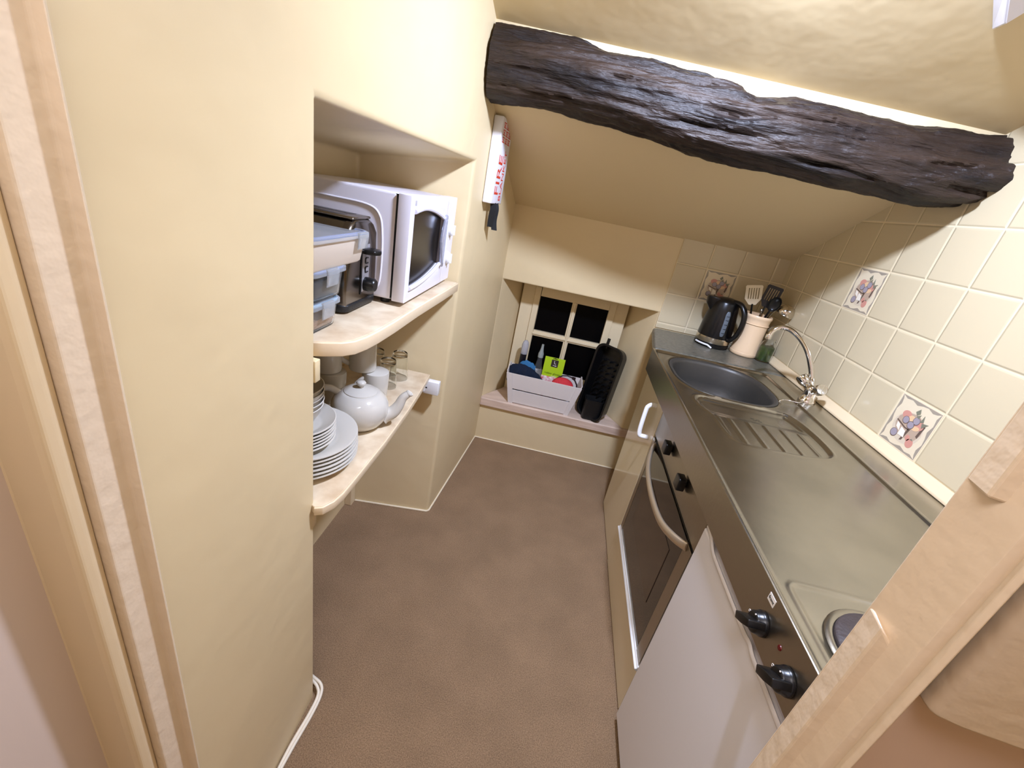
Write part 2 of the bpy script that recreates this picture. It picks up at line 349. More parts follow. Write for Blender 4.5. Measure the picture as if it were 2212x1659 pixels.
for i in range(NS + 1):
    x = -.383 + (1.003 + .383) * i / NS
    zT, zA, zB = interp(bT, x)[0], interp(bA, x)[0], interp(bB, x)[0]
    y0 = 1.505 - .072 * (x + .385)
    bl = max(0, (x - .80) / .2)                       # the beam swells and rounds off at its right end
    key = [(-.006, zT + .004), (-.03, zT - .008), (-.052, zA + .022), (-.064 - .02 * bl, zA - .004), (-.062 - .03 * bl, zA * .6 + zB * .4), (-.048 - .02 * bl, zA * .25 + zB * .75), (-.01, zB + .008), (.03, zB), (.075, zB + .004), (.11, zB + .03), (.13, zB + .09), (.115, zT - .03), (.06, zT + .012)]
    P = [Vector((x, y0 + a, b)) for a, b in key]
    n = len(P); R = []
    for k in range(NR):
        t = k * n / NR; a = int(t); u = t - a
        p = P[a].lerp(P[(a + 1) % n], u)
        d = (p - Vector((x, y0 + .03, (zT + zB) / 2))).normalized()
        s = Vector((x * 5, p.y * 26, p.z * 26))
        h = noise.fractal(s, .8, 2.0, 6) * .0075 + (noise.noise(Vector((x * 9, p.y * 70, p.z * 70))) * .004)
        cr = noise.noise(Vector((x * 3.5 + 9, p.y * 45, p.z * 45)))
        if cr > .22: h -= (cr - .22) * .045
        R.append(p + d * h)
    rings.append(R)
def beam_material():
    m = mat('dark_stained_oak', (54, 40, 31), 0.5, bump=1.0, scale=34, detail=12, stretch=(.22, 1.8, 1.8), col2=(18, 10, 9), vscale=13, bdist=.014, spec=.5)
    return m
beam = MB().loft(rings).build('ceiling_beam', beam_material(), smooth=80)
tag(beam, 'rough dark brown oak beam crossing under the sloping ceiling', 'beam')

# corner of the light fitting on the sloping ceiling
lf = thing('ceiling_light', 'white boxed light fitting on the ceiling, cut off by the top right corner', 'light', (.66, 1.08, 1.87))
U2 = Vector((.6804, 1.1207, 1.8368)); U1 = Vector((.6392, 1.0807, 1.8562)); U3 = Vector((.686, 1.0924, 1.8477)); L2 = Vector((.7066, 1.1875, 1.8529))
e1 = (U1 - U2).normalized() * .10; e2 = (U3 - U2).normalized() * .13; n_ = Vector((.0816, .4, 1)).normalized()
o_ = lf.location
bot = [U2, U2 + e2, U2 + e1 + e2, U2 + e1]; cen = sum(bot, Vector()) / 4
up = n_ * ((L2 - U2).dot(n_) - .001)
top = [cen + (p - cen) * 1.55 + up for p in bot]; top[0] = L2 - n_ * .001
MB().loft([[p - o_ for p in bot], [p - o_ for p in top]]).build('housing', white, lf, smooth=0, bevel=.003)
MB().loft([[cen + (p - cen) * .93 - n_ * .004 - o_ for p in bot], [cen + (p - cen) * .93 + n_ * .001 - o_ for p in bot]]).build('diffuser', mat('opal_diffuser', (244, 242, 250), .35), lf, smooth=0, bevel=.001)

# ================================================================ fire blanket case
fb = thing('fire_blanket_case', 'white fire blanket case with red lettering on the wall below the beam', 'fire blanket', (wl(1.62) + .001, 1.625, 1.322), -math.atan(.087))
MB().box(0, .034, 0, .15, 0, .275).build('case', white, fb, bevel=.004, seg=3)
Mf = frame((.0345, .055, .15), (0, 0, -1), (0, 1, 0), (1, 0, 0))
fx = frame((.0345, .075, .095), (0, 0, 1), (0, -1, 0), (1, 0, 0))
text_mesh('lettering', 'FIRE', .075, frame((.0345, .05, .095), (0, 0, 1), (0, -1, 0), (1, 0, 0)), red, fb)
text_mesh('lettering', 'BLANKET', .040, frame((.0345, .105, .095), (0, 0, 1), (0, -1, 0), (1, 0, 0)), red, fb)
m = MB()
for k in range(3):
    z = .20 + k * .022
    for y in (.02, .06, .10):
        m.box(.034, .0346, y, y + .03, z, z + .003); m.box(.034, .0346, y, y + .03, z + .014, z + .017); m.box(.034, .0346, y, y + .003, z, z + .017); m.box(.034, .0346, y + .012, y + .02, z + .004, z + .012)
m.build('pictograms', red, fb, smooth=0)
for yy, pts in ((.04, [(.02, .0, .004), (.022, .005, -.02), (.018, .012, -.05), (.016, .02, -.085)]), (.075, [(.02, 0, .004), (.026, 0, -.02), (.024, .003, -.06), (.03, .004, -.095)])):
    P = curve([(a + .006, yy + .02 + b, c) for a, b, c in pts], 6)
    m = MB(); m.loft([[p + Vector((-.010, -.004, 0)), p + Vector((.010, .004, 0)), p + Vector((.010, .0055, 0)), p + Vector((-.010, -.0025, 0))] for p in P]); m.build('pull_tape', mat('black_webbing', (24, 24, 24), .8), fb)

# ================================================================ recess shelves
shelf_top = mat('marbled_laminate', (230, 212, 182), 0.35, col2=(204, 178, 144), vscale=16, detail=7)
edge_m = mat('cream_edging', (228, 206, 172), 0.35, bump=.2, scale=60, bdist=.002)
def shelf(name, label, pts, z, th):
    t = thing(name, label, 'shelf', (-.55, 1.0, z))
    off = lambda P: [(x + .55, y - 1.0) for x, y in P]
    MB().prism(off(pts), -th, 0).build('board', shelf_top, t, smooth=0, bevel=.002)
    return t, off
up_pts = [(-.742, .677), (-.478, .677), (-.4775, .700), (-.462, .708), (-.434, .727), (-.420, .748), (-.412, .785), (-.408, .83), (-.405, .92), (-.404, 1.083), (-.397, 1.30), (-.3935, 1.475), (-.742, 1.452)]
su, off = shelf('recess_shelf', 'marbled cream shelf under the microwave, its near corner rounded', up_pts, 1.05, .028)
lip = [(x, y) for x, y in up_pts[2:12]]
m = MB(); P = [Vector((x + .55, y - 1.0, 0)) for x, y in lip]
nr = []
for i in range(len(P)):
    a = P[max(0, i - 1)]; b = P[min(len(P) - 1, i + 1)]; t_ = (b - a).normalized(); nr.append(Vector((t_.y, -t_.x, 0)))
m.loft([[p + n * 0 + Vector((0, 0, -.030)), p + n * .006 + Vector((0, 0, -.030)), p + n * .006 + Vector((0, 0, -.002)), p + Vector((0, 0, -.0005))] for p, n in zip(P, nr)])
m.build('edging', edge_m, su, bevel=.0015)
MB().box(-.02, .112, .425, .452, -.056, -.029).build('batten', gloss_soft, su, bevel=.002)
MB().box(-.19, .092, -.324, -.306, -.076, -.0305).build('batten', plaster, su, bevel=.002)
lo_pts = [(-.742, .677), (-.466, .677), (-.463, .664), (-.45, .657), (-.436, .664), (-.424, .688), (-.419, .72), (-.418, .80), (-.4175, .95), (-.424, 1.145), (-.434, 1.30), (-.447, 1.446), (-.742, 1.44)]
slw, off = shelf('recess_shelf', 'lower marbled shelf holding the white crockery', lo_pts, .69, .020)
m = MB(); lip = lo_pts[3:12]; P = [Vector((x + .55, y - 1.0, 0)) for x, y in lip]; nr = []
for i in range(len(P)):
    a = P[max(0, i - 1)]; b = P[min(len(P) - 1, i + 1)]; t_ = (b - a).normalized(); nr.append(Vector((t_.y, -t_.x, 0)))
m.loft([[p + Vector((0, 0, -.021)), p + n * .004 + Vector((0, 0, -.021)), p + n * .004 + Vector((0, 0, -.002)), p + Vector((0, 0, -.0005))] for p, n in zip(P, nr)])
m.build('edging', edge_m, slw, bevel=.001)
bt = MB(); bt.box(.09, .150, .428, .456, -.075, -.0215); bt.build('batten', whitep, slw, bevel=.002)
bt = MB(); bt.cyl(.016, 0, .03, 18, Tr(.075, .43, -.045) @ Rx(PI / 2)); bt.box(.072, .098, .42, .432, -.066, -.024); bt.build('pipe_clip', whitep, slw, bevel=.002)
bt = MB(); bt.box(.100, .106, .4268, .4276, -.051, -.046); bt.build('screw_hole', black, slw, smooth=0)
MB().box(-.185, .085, -.325, -.305, -.085, -.0215).build('batten', gloss_soft, slw, bevel=.004)
m = MB().box(NB - .0, NB + .03, 1.405, 1.442, 0, .665); o = m.build('recess_post', gloss_soft, smooth=0, bevel=.003)
tag(o, 'cream corner post carrying the lower shelf at the back of the recess', 'post')

# ---- microwave
mw = thing('microwave', 'white microwave oven on the upper recess shelf', 'microwave', (-.425, 1.03, 1.05))
MWD, MWW, MWH = .305, .43, .262
mwb = mat('white_microwave_paint', (230, 226, 234), 0.3)
m = MB(); m.prism(rrect(-MWD, -.0350, 0.004, MWW - .002, .010), .014, .014 + MWH - .004); body = m.build('body', mwb, mw, bevel=.006, seg=3, smooth=40)
MB().box(-.045, -.025, .006, MWW - .006, .018, MWH + .008).build('door_gap_shade', black, mw, smooth=0)  # black plate put between door and body as the gap's shade
m = MB()
P = curve([(-.30, .004, .235), (-.20, .004, .235), (-.11, .004, .233), (-.078, .004, .215), (-.068, .004, .17), (-.066, .004, .10), (-.07, .004, .05), (-.085, .004, .034), (-.12, .004, .03), (-.30, .004, .03)], 6)
m.tube(P, .0028, 8); m.build('side_rib', mwb, body)
for y in (.03, MWW - .03):
    for x in (-.27, -.06): MB().cyl(.012, 0, .0145, 14, c=(x, y, 0)).build('foot', black, mw)
DW = .335
m = MB(); z0, z1 = .012, .012 + MWH
# door with arched window: outline + inner hole lofted
outer = rrect(.0, DW, z0, z1, .004, 3)
ctr = []
for k in range(48):
    ctr.append(k)
def win(k, g):                                 # lens-shaped window, arched top and bottom, straight near side
    pts = []
    y0, y1 = .030 + g, .300 - g
    for i in range(13): y = y0 + (y1 - y0) * i / 12; u = (y - .03) / .27; pts.append((y, z0 + .034 + g + .035 * max(0, u) ** 2.2))
    for i in range(13): y = y1 - (y1 - y0) * i / 12; u = (y - .03) / .27; pts.append((y, z1 - .030 - g - .045 * abs(max(0, u) - .30) ** 1.6 * 1.2 - .0))
    return pts
W0 = win(0, 0)
def polyext(P, x0, x1, nm, mt, par, **kw):
    T = frame((0, 0, 0), (0, 1, 0), (0, 0, 1), (1, 0, 0)); return MB().prism(P, x0, x1, T).build(nm, mt, par, **kw)
# door slab with the hole
def slab_hole(outer, hole, x0, x1):
    mm = MB(); no, nh = len(outer), len(hole)
    bm = bmesh.new()
    vo = [bm.verts.new((x1, a, b)) for a, b in outer]; vh = [bm.verts.new((x1, a, b)) for a, b in hole]
    eo = [bm.edges.new((vo[i], vo[(i + 1) % no])) for i in range(no)]; eh = [bm.edges.new((vh[i], vh[(i + 1) % nh])) for i in range(nh)]
    r = bmesh.ops.triangle_fill(bm, edges=eo + eh, use_beauty=True)
    fs = [f for f in bm.faces]
    e = bmesh.ops.extrude_face_region(bm, geom=fs)
    bmesh.ops.translate(bm, verts=[v for v in e['geom'] if isinstance(v, bmesh.types.BMVert)], vec=(x0 - x1, 0, 0))
    bm.verts.index_update()
    mm.add([tuple(v.co) for v in bm.verts], [tuple(v.index for v in f.verts) for f in bm.faces]); bm.free(); return mm
door = slab_hole(outer, W0, -.032, 0).build('door', mwb, mw, smooth=25, bevel=.0015)
polyext(win(0, -.004), -.026, -.010, 'window', mat('dark_microwave_glass', (24, 20, 18), .22, spec=.6), door, smooth=0)
P = [Vector((.001, a, b)) for a, b in W0[13:26]]; m = MB(); m.tube(P, .006, 8); m.build('arch_trim', mwb, door)
P = [Vector((.001, a, b)) for a, b in W0[0:13]]; m = MB(); m.tube(P, .006, 8); m.build('arch_trim', mwb, door)
hp = [(.304, z0 + .055), (.304, z0 + .215), (.294, z0 + .205)] + [(.294 - .026 * math.sin(PI * t / 8), z0 + .205 - .14 * t / 8) for t in range(1, 8)] + [(.294, z0 + .065)]
polyext(hp, .0005, .012, 'handle', mat('silver_plastic', (176, 178, 192), .25, metal=.5), door, smooth=0, bevel=.004, seg=3)
polyext([(.296, z0 + .07), (.304, z0 + .07), (.304, z0 + .20), (.296, z0 + .20)], .012, .0165, 'handle_strip', whitep, door, smooth=0, bevel=.001)
polyext(rrect(.0285, .040, z1 - .024, z1 - .012, .001, 2), 0, .0004, 'badge', mat('grey_print', (170, 165, 170), .5), door, smooth=0)
m = MB(); polyext(rrect(DW + .0015, MWW, z0, z1, .004, 3), -.032, 0, 'control_panel', mwb, mw, smooth=0, bevel=.0015)
for z in (z0 + .075, z0 + .165):
    m = MB(); m.lathe([(.019, 0), (.0185, .008), (.015, .011), (0, .012)], 24, Tr(0, DW + .048, z) @ Ry(PI / 2)); m.box(.008, .017, DW + .045, DW + .051, z - .015, z + .015); m.build('dial', whitep, mw, smooth=40)

# ---- toaster
ts = thing('toaster', 'steel toaster with black lever beside the microwave', 'toaster', (-.505, .957, 1.05), 0)
tp = mat('polished_steel_toaster', (130, 124, 116), .16, metal=1.0)
def tprof(s, zt): return [(-.078 * s, .018), (-.080 * s, .05), (-.079 * s, .12), (-.074 * s, .178), (-.055 * s, zt - .008), (-.035 * s, zt), (.035 * s, zt), (.055 * s, zt - .008), (.074 * s, .178), (.079 * s, .12), (.080 * s, .05), (.078 * s, .018)]
m = MB(); m.loft([[Vector((x, a, b)) for a, b in tprof(1, .205)] for x in (-.205, -.018)]); m.build('shell', tp, ts, smooth=35)
m = MB(); m.loft([[Vector((x, a * s, .02 + (b - .02) * s2)) for a, b in tprof(1, .206)] for x, s, s2 in ((-.018, 1.0, 1.0), (-.006, .99, .995), (0, .94, .97))]); m.build('end_cap', mat('dark_toaster_steel', (118, 112, 106), .2, metal=1.0), ts, smooth=50)
m = MB(); m.prism(rrect(-.208, .004, -.082, .082, .02), .004, .022); m.build('base', blackm, ts, bevel=.004)
m = MB()
for y in (-.032, .012): m.box(-.19, -.03, y, y + .020, .200, .2065)
m.build('slots', black, ts, smooth=0)
m = MB(); m.loft([[Vector((x, a, b)) for a, b in ((-.045, .2045), (.045, .2045), (.045, .2105), (-.045, .2105))] for x in (-.20, -.004)])
bmh = m.build('top_plate', mat('toaster_top_steel', (150, 142, 132), .25, metal=1.0), ts, bevel=.003)
m = MB()
for y in (-.034, .010): m.box(-.19, -.035, y, y + .024, .2103, .2109)
m.build('bread_slots', black, ts, smooth=0)
MB().box(-.002, .0015, .0, .036, .04, .150).build('control_strip', mat('silver_strip', (168, 166, 170), .3, metal=.5), ts, bevel=.001)
MB().box(0, .0018, -.008, -.002, .035, .155).build('lever_slot', black, ts, smooth=0)
MB().prism([(0, -.01), (.012, -.016), (.034, -.012), (.042, .008), (.034, .028), (.012, .032), (0, .026)], .132, .143).build('lever', black, ts, bevel=.004, seg=3)
m = MB()
for z in (.113, .092):
    m.tube(curve([(.0025, .026, z + .006), (.0025, .014, z + .006), (.0025, .012, z), (.0025, .014, z - .006), (.0025, .026, z - .006)], 4), .0016, 6)
m.build('button_marks', black, ts)
m = MB(); m.lathe([(.017, 0), (.0165, .022), (.013, .026), (0, .026)], 22, Tr(.0015, .018, .057) @ Ry(PI / 2)); m.build('browning_knob', black, ts, smooth=40)

# ---- food boxes
def food_box(label, loc, sx, sy, h, lidc, fill_c, fill_h, rz=0, clipdir=((1, 0), (0, 1)), tint=clearp, coff=0):
    t = thing('food_container', label, 'food container', loc, rz, 'clip-lid food boxes by the toaster')
    m = MB(); rb, rt = .9, 1.0
    R = []
    for s, z in ((.88, 0), (.92, .004), (1.0, h - .002), (1.0, h), (.97, h), (.89, .007), (.86, .004)):
        R.append([Vector((x * s, y * s, z)) for x, y in rrect(-sx, sx, -sy, sy, .022, 5)])
    m.loft(R, cap=True); m.build('tub', tint, t, smooth=40)
    if fill_h:
        m = MB(); m.loft([[Vector((x * s, y * s, z)) for x, y in rrect(-sx, sx, -sy, sy, .022, 5)] for s, z in ((.87, .0075), (.905, fill_h * .6), (.92, fill_h))]); m.build('contents', mat(*fill_c), t, smooth=40)
    lid = MB(); lid.loft([[Vector((x * s, y * s, z)) for x, y in rrect(-sx - .003, sx + .003, -sy - .003, sy + .003, .024, 5)] for s, z in ((1.0, h - .006), (1.03, h - .004), (1.03, h + .004), (.98, h + .007), (.93, h + .0065), (.92, h + .004))])
    l = lid.build('lid', mat('cloudy_lid', (238, 241, 245), .2, trans=.75, ior=1.15), t, smooth=40)
    g = MB(); g.tube([Vector((x * .975, y * .975, h + .0025)) for x, y in rrect(-sx, sx, -sy, sy, .024, 5)], .0028, 8, closed=True); g.build('seal', lidc, l)
    for dx, dy in clipdir:
        c = MB(); wd = .021
        pf = [(0, h + .007), (.006, h + .006), (.0075, h - .004), (.005, h - .026), (.002, h - .028), (.003, h - .004)]
        T = Tr(dx * (sx * 1.03), dy * (sy * 1.03), 0) @ Rz(math.atan2(dy, dx))
        c.loft([[T @ Vector((a, yy + (coff if dx else 0), b)) for a, b in pf] for yy in (-wd, wd)])
        c.build('clip', mat('frosted_clip', (240, 243, 245), .25, trans=.8, ior=1.12), t, smooth=30, bevel=.001)
    return t
sealb = mat('blue_silicone', (96, 124, 190), .4); seall = mat('pale_blue_silicone', (140, 186, 214), .4)
food_box('small clear food box with pale blue seal, bottom of the three box stack', (-.55, .765, 1.05), .062, .062, .054, seall, ('brown_crumbs', (176, 140, 110), .8, 0, .6, 60), .026)
food_box('clear food box with dark contents, middle of the three box stack', (-.553, .775, 1.1125), .068, .068, .056, sealb, ('dark_contents', (40, 36, 34), .5), .040)
food_box('long cream filled food box lying on top of the box stack', (-.556, .80, 1.175), .082, .118, .058, sealb, ('cream_contents', (236, 212, 184), .6), .044, tint=mat('milky_tub', (240, 224, 204), .3, trans=.25), coff=.075)

# ---- crockery
def plate_bm(r, h, mm=None):
    m = MB(); m.lathe([(r * .55, 0), (r * .62, .001), (r * .66, .003), (r * .97, h), (r, h + .0015), (r * .995, h + .004), (r * .97, h + .0045), (r * .68, .0075), (r * .60, .006), (0, .006)], 56); return m
def stack(name, base, cat, group, n, c, z0, dz, bm, labels):
    first = None
    for i in range(n):
        loc = (c[0] + random.uniform(-.0015, .0015), c[1] + random.uniform(-.0015, .0015), z0 + dz * i)
        if first is None:
            first = bm.build(name, ceramic, None, smooth=40, loc=loc); o = first
        else:
            o = first.copy(); C.objects.link(o); o.location = loc
        tag(o, labels[i], cat, group)
ordn = ['bottom', 'second from bottom', 'third from bottom', 'fourth from bottom', 'fifth from bottom', 'topmost']
stack('dinner_plate', '', 'plate', 'stacked dinner plates', 6, (-.57, .81), .6905, .0103, plate_bm(.13, .020), ['large white dinner plate, %s of the big plate stack' % o for o in ordn])
stack('side_plate', '', 'plate', 'stacked side plates', 6, (-.572, .785), .7495, .0088, plate_bm(.09, .018), ['small white side plate on the dinner plates, %s of six' % o for o in ordn])
bw = MB(); bw.lathe([(.036, 0), (.038, .003), (.055, .016), (.066, .036), (.0705, .052), (.0715, .053), (.0695, .054), (.064, .037), (.053, .019), (.036, .007), (0, .006)], 48)
on5 = ['bottom', 'second from bottom', 'middle', 'second from top', 'topmost']
stack('cereal_bowl', '', 'bowl', 'stacked bowls', 5, (-.575, .775), .8035, .0118, bw, ['white bowl nested on the side plates, %s of five' % o for o in on5])
# teapot
tp_ = thing('teapot', 'round white china teapot at the shelf front', 'teapot', (-.515, 1.005, .69), 0)
m = MB(); m.lathe([(.040, 0), (.046, .002), (.060, .012), (.073, .030), (.079, .052), (.077, .074), (.068, .092), (.054, .104), (.047, .108), (.044, .107), (.044, .104), (0, .104)], 48); m.build('body', ceramic, tp_, smooth=50)
m = MB(); m.lathe([(.0455, .1075), (.045, .110), (.030, .116), (.012, .119), (.0, .1195)], 40)
ld = m.build('lid', ceramic, tp_, smooth=50)
m = MB(); m.lathe([(.006, .1185), (.006, .123), (.012, .128), (.0135, .133), (.010, .138), (0, .1395)], 24); m.build('knob', ceramic, ld, smooth=60)
P = curve([(.062, .022, .034), (.084, .030, .046), (.098, .036, .068), (.108, .041, .094), (.124, .048, .110)], 6); nP = len(P)
rr = [.026 - .0165 * (i / (nP - 1)) ** .6 for i in range(nP)]
m = MB(); m.tube(P, rr, 18); m.lathe([(.0105, -.004), (.0115, 0), (.0105, .002), (.0075, .001), (.007, -.004)], 20, frame(P[-1], Vector((0, 0, 1)).cross(Vector((.5, .2, .8))).normalized(), Vector((.5, .2, .8)).normalized().cross(Vector((0, 0, 1)).cross(Vector((.5, .2, .8))).normalized()), Vector((.5, .2, .8)).normalized())); m.build('spout', ceramic, tp_, smooth=60)
P = curve([(-.052, -.018, .096), (-.080, -.03, .112), (-.112, -.042, .098), (-.118, -.045, .066), (-.100, -.038, .036), (-.072, -.026, .026)], 6)
m = MB(); m.tube(P, .0075, 12, flat=(1.35, .8)); m.build('handle', ceramic, tp_, smooth=60)
# mugs
mug = thing('mug', 'white mug stacked on the upturned mug right behind the teapot', 'mug', (-.585, 1.165, .7885), 3.75, 'white mugs behind the teapot')
m = MB(); m.lathe([(.036, 0), (.040, .002), (.0415, .01), (.0385, .094), (.0378, .096), (.0355, .0955), (.0375, .010), (.034, .006), (0, .006)], 40); m.build('cup', ceramic, mug, smooth=45)
m = MB(); m.tube(curve([(.036, 0, .086), (.062, 0, .087), (.074, 0, .070), (.064, 0, .036), (.039, 0, .018)], 7), .0058, 12, flat=(1.4, .8)); m.build('handle', ceramic, mug, smooth=60)
def mug2(loc, rz, flip, label):
    r = dup(mug, loc, rz, label)
    if flip: r.rotation_euler = (PI, 0, rz)
    return r
mug2((-.545, 1.175, .787), .9 + PI, True, 'upturned white mug standing right behind the teapot lid')
mug2((-.655, 1.11, .787), 2.2, True, 'upturned white mug behind the teapot handle')
mug2((-.668, 1.105, .7885), 3.4, False, 'white mug stacked at the back left, against the recess wall')
# tumblers
gl = thing('glass_tumbler', 'clear tumbler nearest the teapot on the lower shelf', 'glass', (-.545, 1.275, .789), 0, 'tumblers at the shelf end'); gl.rotation_euler = (PI, 0, 0)
m = MB(); F = 10; R = []
for r, z in ((.024, 0), (.0255, .002), (.030, .06), (.0335, .098), (.0325, .0985), (.029, .06), (.024, .016), (.02, .013)):
    R.append([Vector((r * (1 - (.03 if (k % 4 == 0 and z < .06) else 0)) * math.cos(2 * PI * k / 40), r * (1 - (.03 if (k % 4 == 0 and z < .06) else 0)) * math.sin(2 * PI * k / 40), z)) for k in range(40)])
m.loft(R); m.build('tumbler', glass, gl, smooth=50)
g2 = dup(gl, (-.535, 1.358, .789), .3, 'clear tumbler farthest right beside the recess end wall')
g3 = dup(gl, (-.612, 1.335, .789), .6, 'clear tumbler at the back between the other two tumblers')

g2.rotation_euler = (PI, 0, .3); g3.rotation_euler = (PI, 0, .6)
# ================================================================ things on the window sill
SZ = .278
cr = thing('wooden_crate', 'whitewashed slatted crate of cleaning things on the window sill', 'crate', (.005, 2.275, SZ))
cw = mat('greyish_white_wood', (222, 212, 204), .6, bump=.2, scale=40, stretch=(.3, 1, 1), bdist=.002)
def panel(P0, P1, z0, z1, th, lean0, lean1):   # vertical slat between plan points with outward lean
    pass
H_ = .185
def flare(x, y, z): k = z / H_; return Vector((x * (1 + .22 * k), y * (1 + .16 * k), z))
def slat(m, ax, s, u0, u1, z0, z1, th=.006):
    vs = []
    for u in (u0, u1):
        for d in (0, th):
            for z in (z0, z1):
                p = flare(u, s * (.070), z) if ax == 'y' else flare(s * .175, u, z)
                if ax == 'y': p.y -= s * d
                else: p.x -= s * d
                vs.append(p)
    m.add(vs, [(0, 1, 3, 2), (4, 6, 7, 5), (0, 4, 5, 1), (2, 3, 7, 6), (0, 2, 6, 4), (1, 5, 7, 3)])
for s in (-1, 1):
    for z0, z1 in ((0.004, .085), (.092, H_)):
        m = MB(); slat(m, 'y', s, -.175, .175, z0, z1); m.build('slat', cw, cr, smooth=0, bevel=.001)
    for z0, z1 in ((0.004, H_ + .012),):
        m = MB(); slat(m, 'x', s, -.066, .066, z0, z1); m.build('end_panel', cw, cr, smooth=0, bevel=.001)
for sx in (-1, 1):
    m = MB(); vs = []
    x0, x1 = sx * .176, sx * .150
    for z in (0, H_):
        for x in (x0, x1):
            for y in (-.0705, -.0745): vs.append(flare(x, y, z))
    m.add(vs, [(0, 1, 3, 2), (4, 6, 7, 5), (0, 4, 5, 1), (2, 3, 7, 6), (0, 2, 6, 4), (1, 5, 7, 3)]); m.build('corner_batten', cw, cr, smooth=0)
MB().box(-.172, .172, -.066, .066, .003, .010).build('base', cw, cr, smooth=0)
# navy cloth heaped over the left end
def blob(name, mt, c, rx, ry, rz_, amp, seed, label, cat, n=28, flat=.0):
    m = MB(); vs = []; fs = []
    for i in range(n + 1):
        th = PI * i / n
        for j in range(2 * n):
            ph = PI * j / n; d = Vector((math.sin(th) * math.cos(ph), math.sin(th) * math.sin(ph), math.cos(th)))
            k = 1 + amp * noise.fractal(d * 2.2 + Vector((seed, 0, 0)), 1.0, 2.1, 4)
            vs.append(Vector((d.x * rx * k, d.y * ry * k, d.z * rz_ * k)))
    for i in range(n):
        for j in range(2 * n): fs.append((i * 2 * n + j, i * 2 * n + (j + 1) % (2 * n), (i + 1) * 2 * n + (j + 1) % (2 * n), (i + 1) * 2 * n + j))
    m.add(vs, fs); o = m.build(name, mt, smooth=80, loc=c); return tag(o, label, cat)
def cloth(name, mt, ridge, label, cat, w=.05, n=20, drop=.0):
    # folded cloth: ridge line with flaps falling to both sides
    m = MB(); R = []
    P = curve(ridge, 6)
    for i, p in enumerate(P):
        row = []
        for k in range(13):
            u = (k - 6) / 6
            dz = -abs(u) ** 1.3 * (.055 + .012 * math.sin(i * .9)); dy = u * w * (1 + .15 * math.sin(i * .7 + 1))
            row.append(Vector((p.x + .005 * noise.noise(Vector((i * .4, k * .5, 3))), p.y + dy, p.z + dz + .006 * noise.noise(Vector((i * .5, k * .7, 1))))))
        R.append(row)
    vs = [p for r in R for p in r]; nk = 13
    m.add(vs, [(i * nk + k, i * nk + k + 1, (i + 1) * nk + k + 1, (i + 1) * nk + k) for i in range(len(R) - 1) for k in range(nk - 1)])
    o = m.build(name, mt, smooth=80, solid=.006); return tag(o, label, cat)
cloth('cleaning_cloth', navy, [(-.205, 2.262, .470), (-.19, 2.26, .488), (-.155, 2.258, .503), (-.11, 2.258, .500), (-.06, 2.258, .480), (-.025, 2.258, .455), (.0, 2.258, .43)], 'navy blue cloth draped in the left end of the crate', 'cloth', w=.040)
cloth('cleaning_cloth', blue, [(-.15, 2.285, .500), (-.12, 2.285, .520), (-.085, 2.285, .515), (-.06, 2.285, .495)], 'light blue cloth behind the navy cloth in the crate', 'cloth', w=.022)
bo = thing('spray_bottle', 'black bottle with clear domed cap at the left of the crate', 'bottle', (-.143, 2.315, SZ + .0105))
MB().lathe([(.020, 0), (.022, .004), (.022, .17), (.0195, .19), (.0185, .25), (.0185, .262), (0, .262)], 24).build('bottle', mat('dark_navy_plastic', (16, 18, 28), .25), bo, smooth=40)
MB().lathe([(.0195, .262), (.0195, .315), (.016, .332), (.008, .342), (0, .343)], 24).build('cap', mat('clear_grey_cap', (206, 206, 212), .12, trans=.5, ior=1.2), bo, smooth=50)
sp = thing('washing_up_bottle', 'transparent squeezy bottle with grey nozzle in the crate middle', 'bottle', (-.045, 2.315, SZ + .0105))
MB().lathe([(.024, 0), (.027, .004), (.028, .12), (.026, .17), (.018, .215), (.014, .245), (.0135, .262), (.0, .262)], 24).build('bottle', clearp, sp, smooth=50)
MB().lathe([(.0155, .262), (.0155, .285), (.011, .298), (.008, .318), (.0065, .340), (0, .341)], 20).build('nozzle', mat('grey_nozzle', (176, 184, 178), .35, trans=.3), sp, smooth=45)
gp = thing('rubber_gloves_pack', 'rubber gloves packet with lime green header card in the crate', 'packet', (.042, 2.285, .37), 0.0)
T = Rx(-.10)
MB().box(-.058, .058, -.002, .002, .085, .200, T).build('header_card', lime, gp, smooth=0, bevel=.0008)
m = MB(); m.prism(rrect(-.018, .022, .145, .188, .004), 0, .0006, T @ frame((0, -.0022, 0), (1, 0, 0), (0, 0, 1), (0, -1, 0))); m.build('logo_patch', mat('dark_brown_print', (52, 44, 36), .5), gp, smooth=0)
m = MB(); F2 = T @ frame((0, -.0029, 0), (1, 0, 0), (0, 0, 1), (0, -1, 0)); m.tube([F2 @ Vector((x, y, 0)) for x, y in ((-.001, .182), (-.001, .168), (.004, .164), (.009, .166))], .0016, 6); m.box(-.006, -.002, .153, .157, 0, .0005, F2); m.box(.002, .014, .152, .156, 0, .0005, F2); m.build('logo_mark', tiewhite, gp)
m = MB(); m.prism([(-.014, .193), (.014, .193), (.010, .197), (.004, .197), (0, .2002), (-.004, .197), (-.010, .197)], 0, .0006, T @ frame((0, -.0022, 0), (1, 0, 0), (0, 0, 1), (0, -1, 0))); m.build('hang_slot', black, gp, smooth=0)
text_mesh('lettering', 'rubber gloves', .0165, T @ frame((0, -.0024, .105), (1, 0, 0), (0, 0, 1), (0, -1, 0)), mat('dark_green_print', (44, 60, 10), .5), gp)
text_mesh('lettering', 'medium', .010, T @ frame((.012, -.0024, .091), (1, 0, 0), (0, 0, 1), (0, -1, 0)), tiewhite, gp)
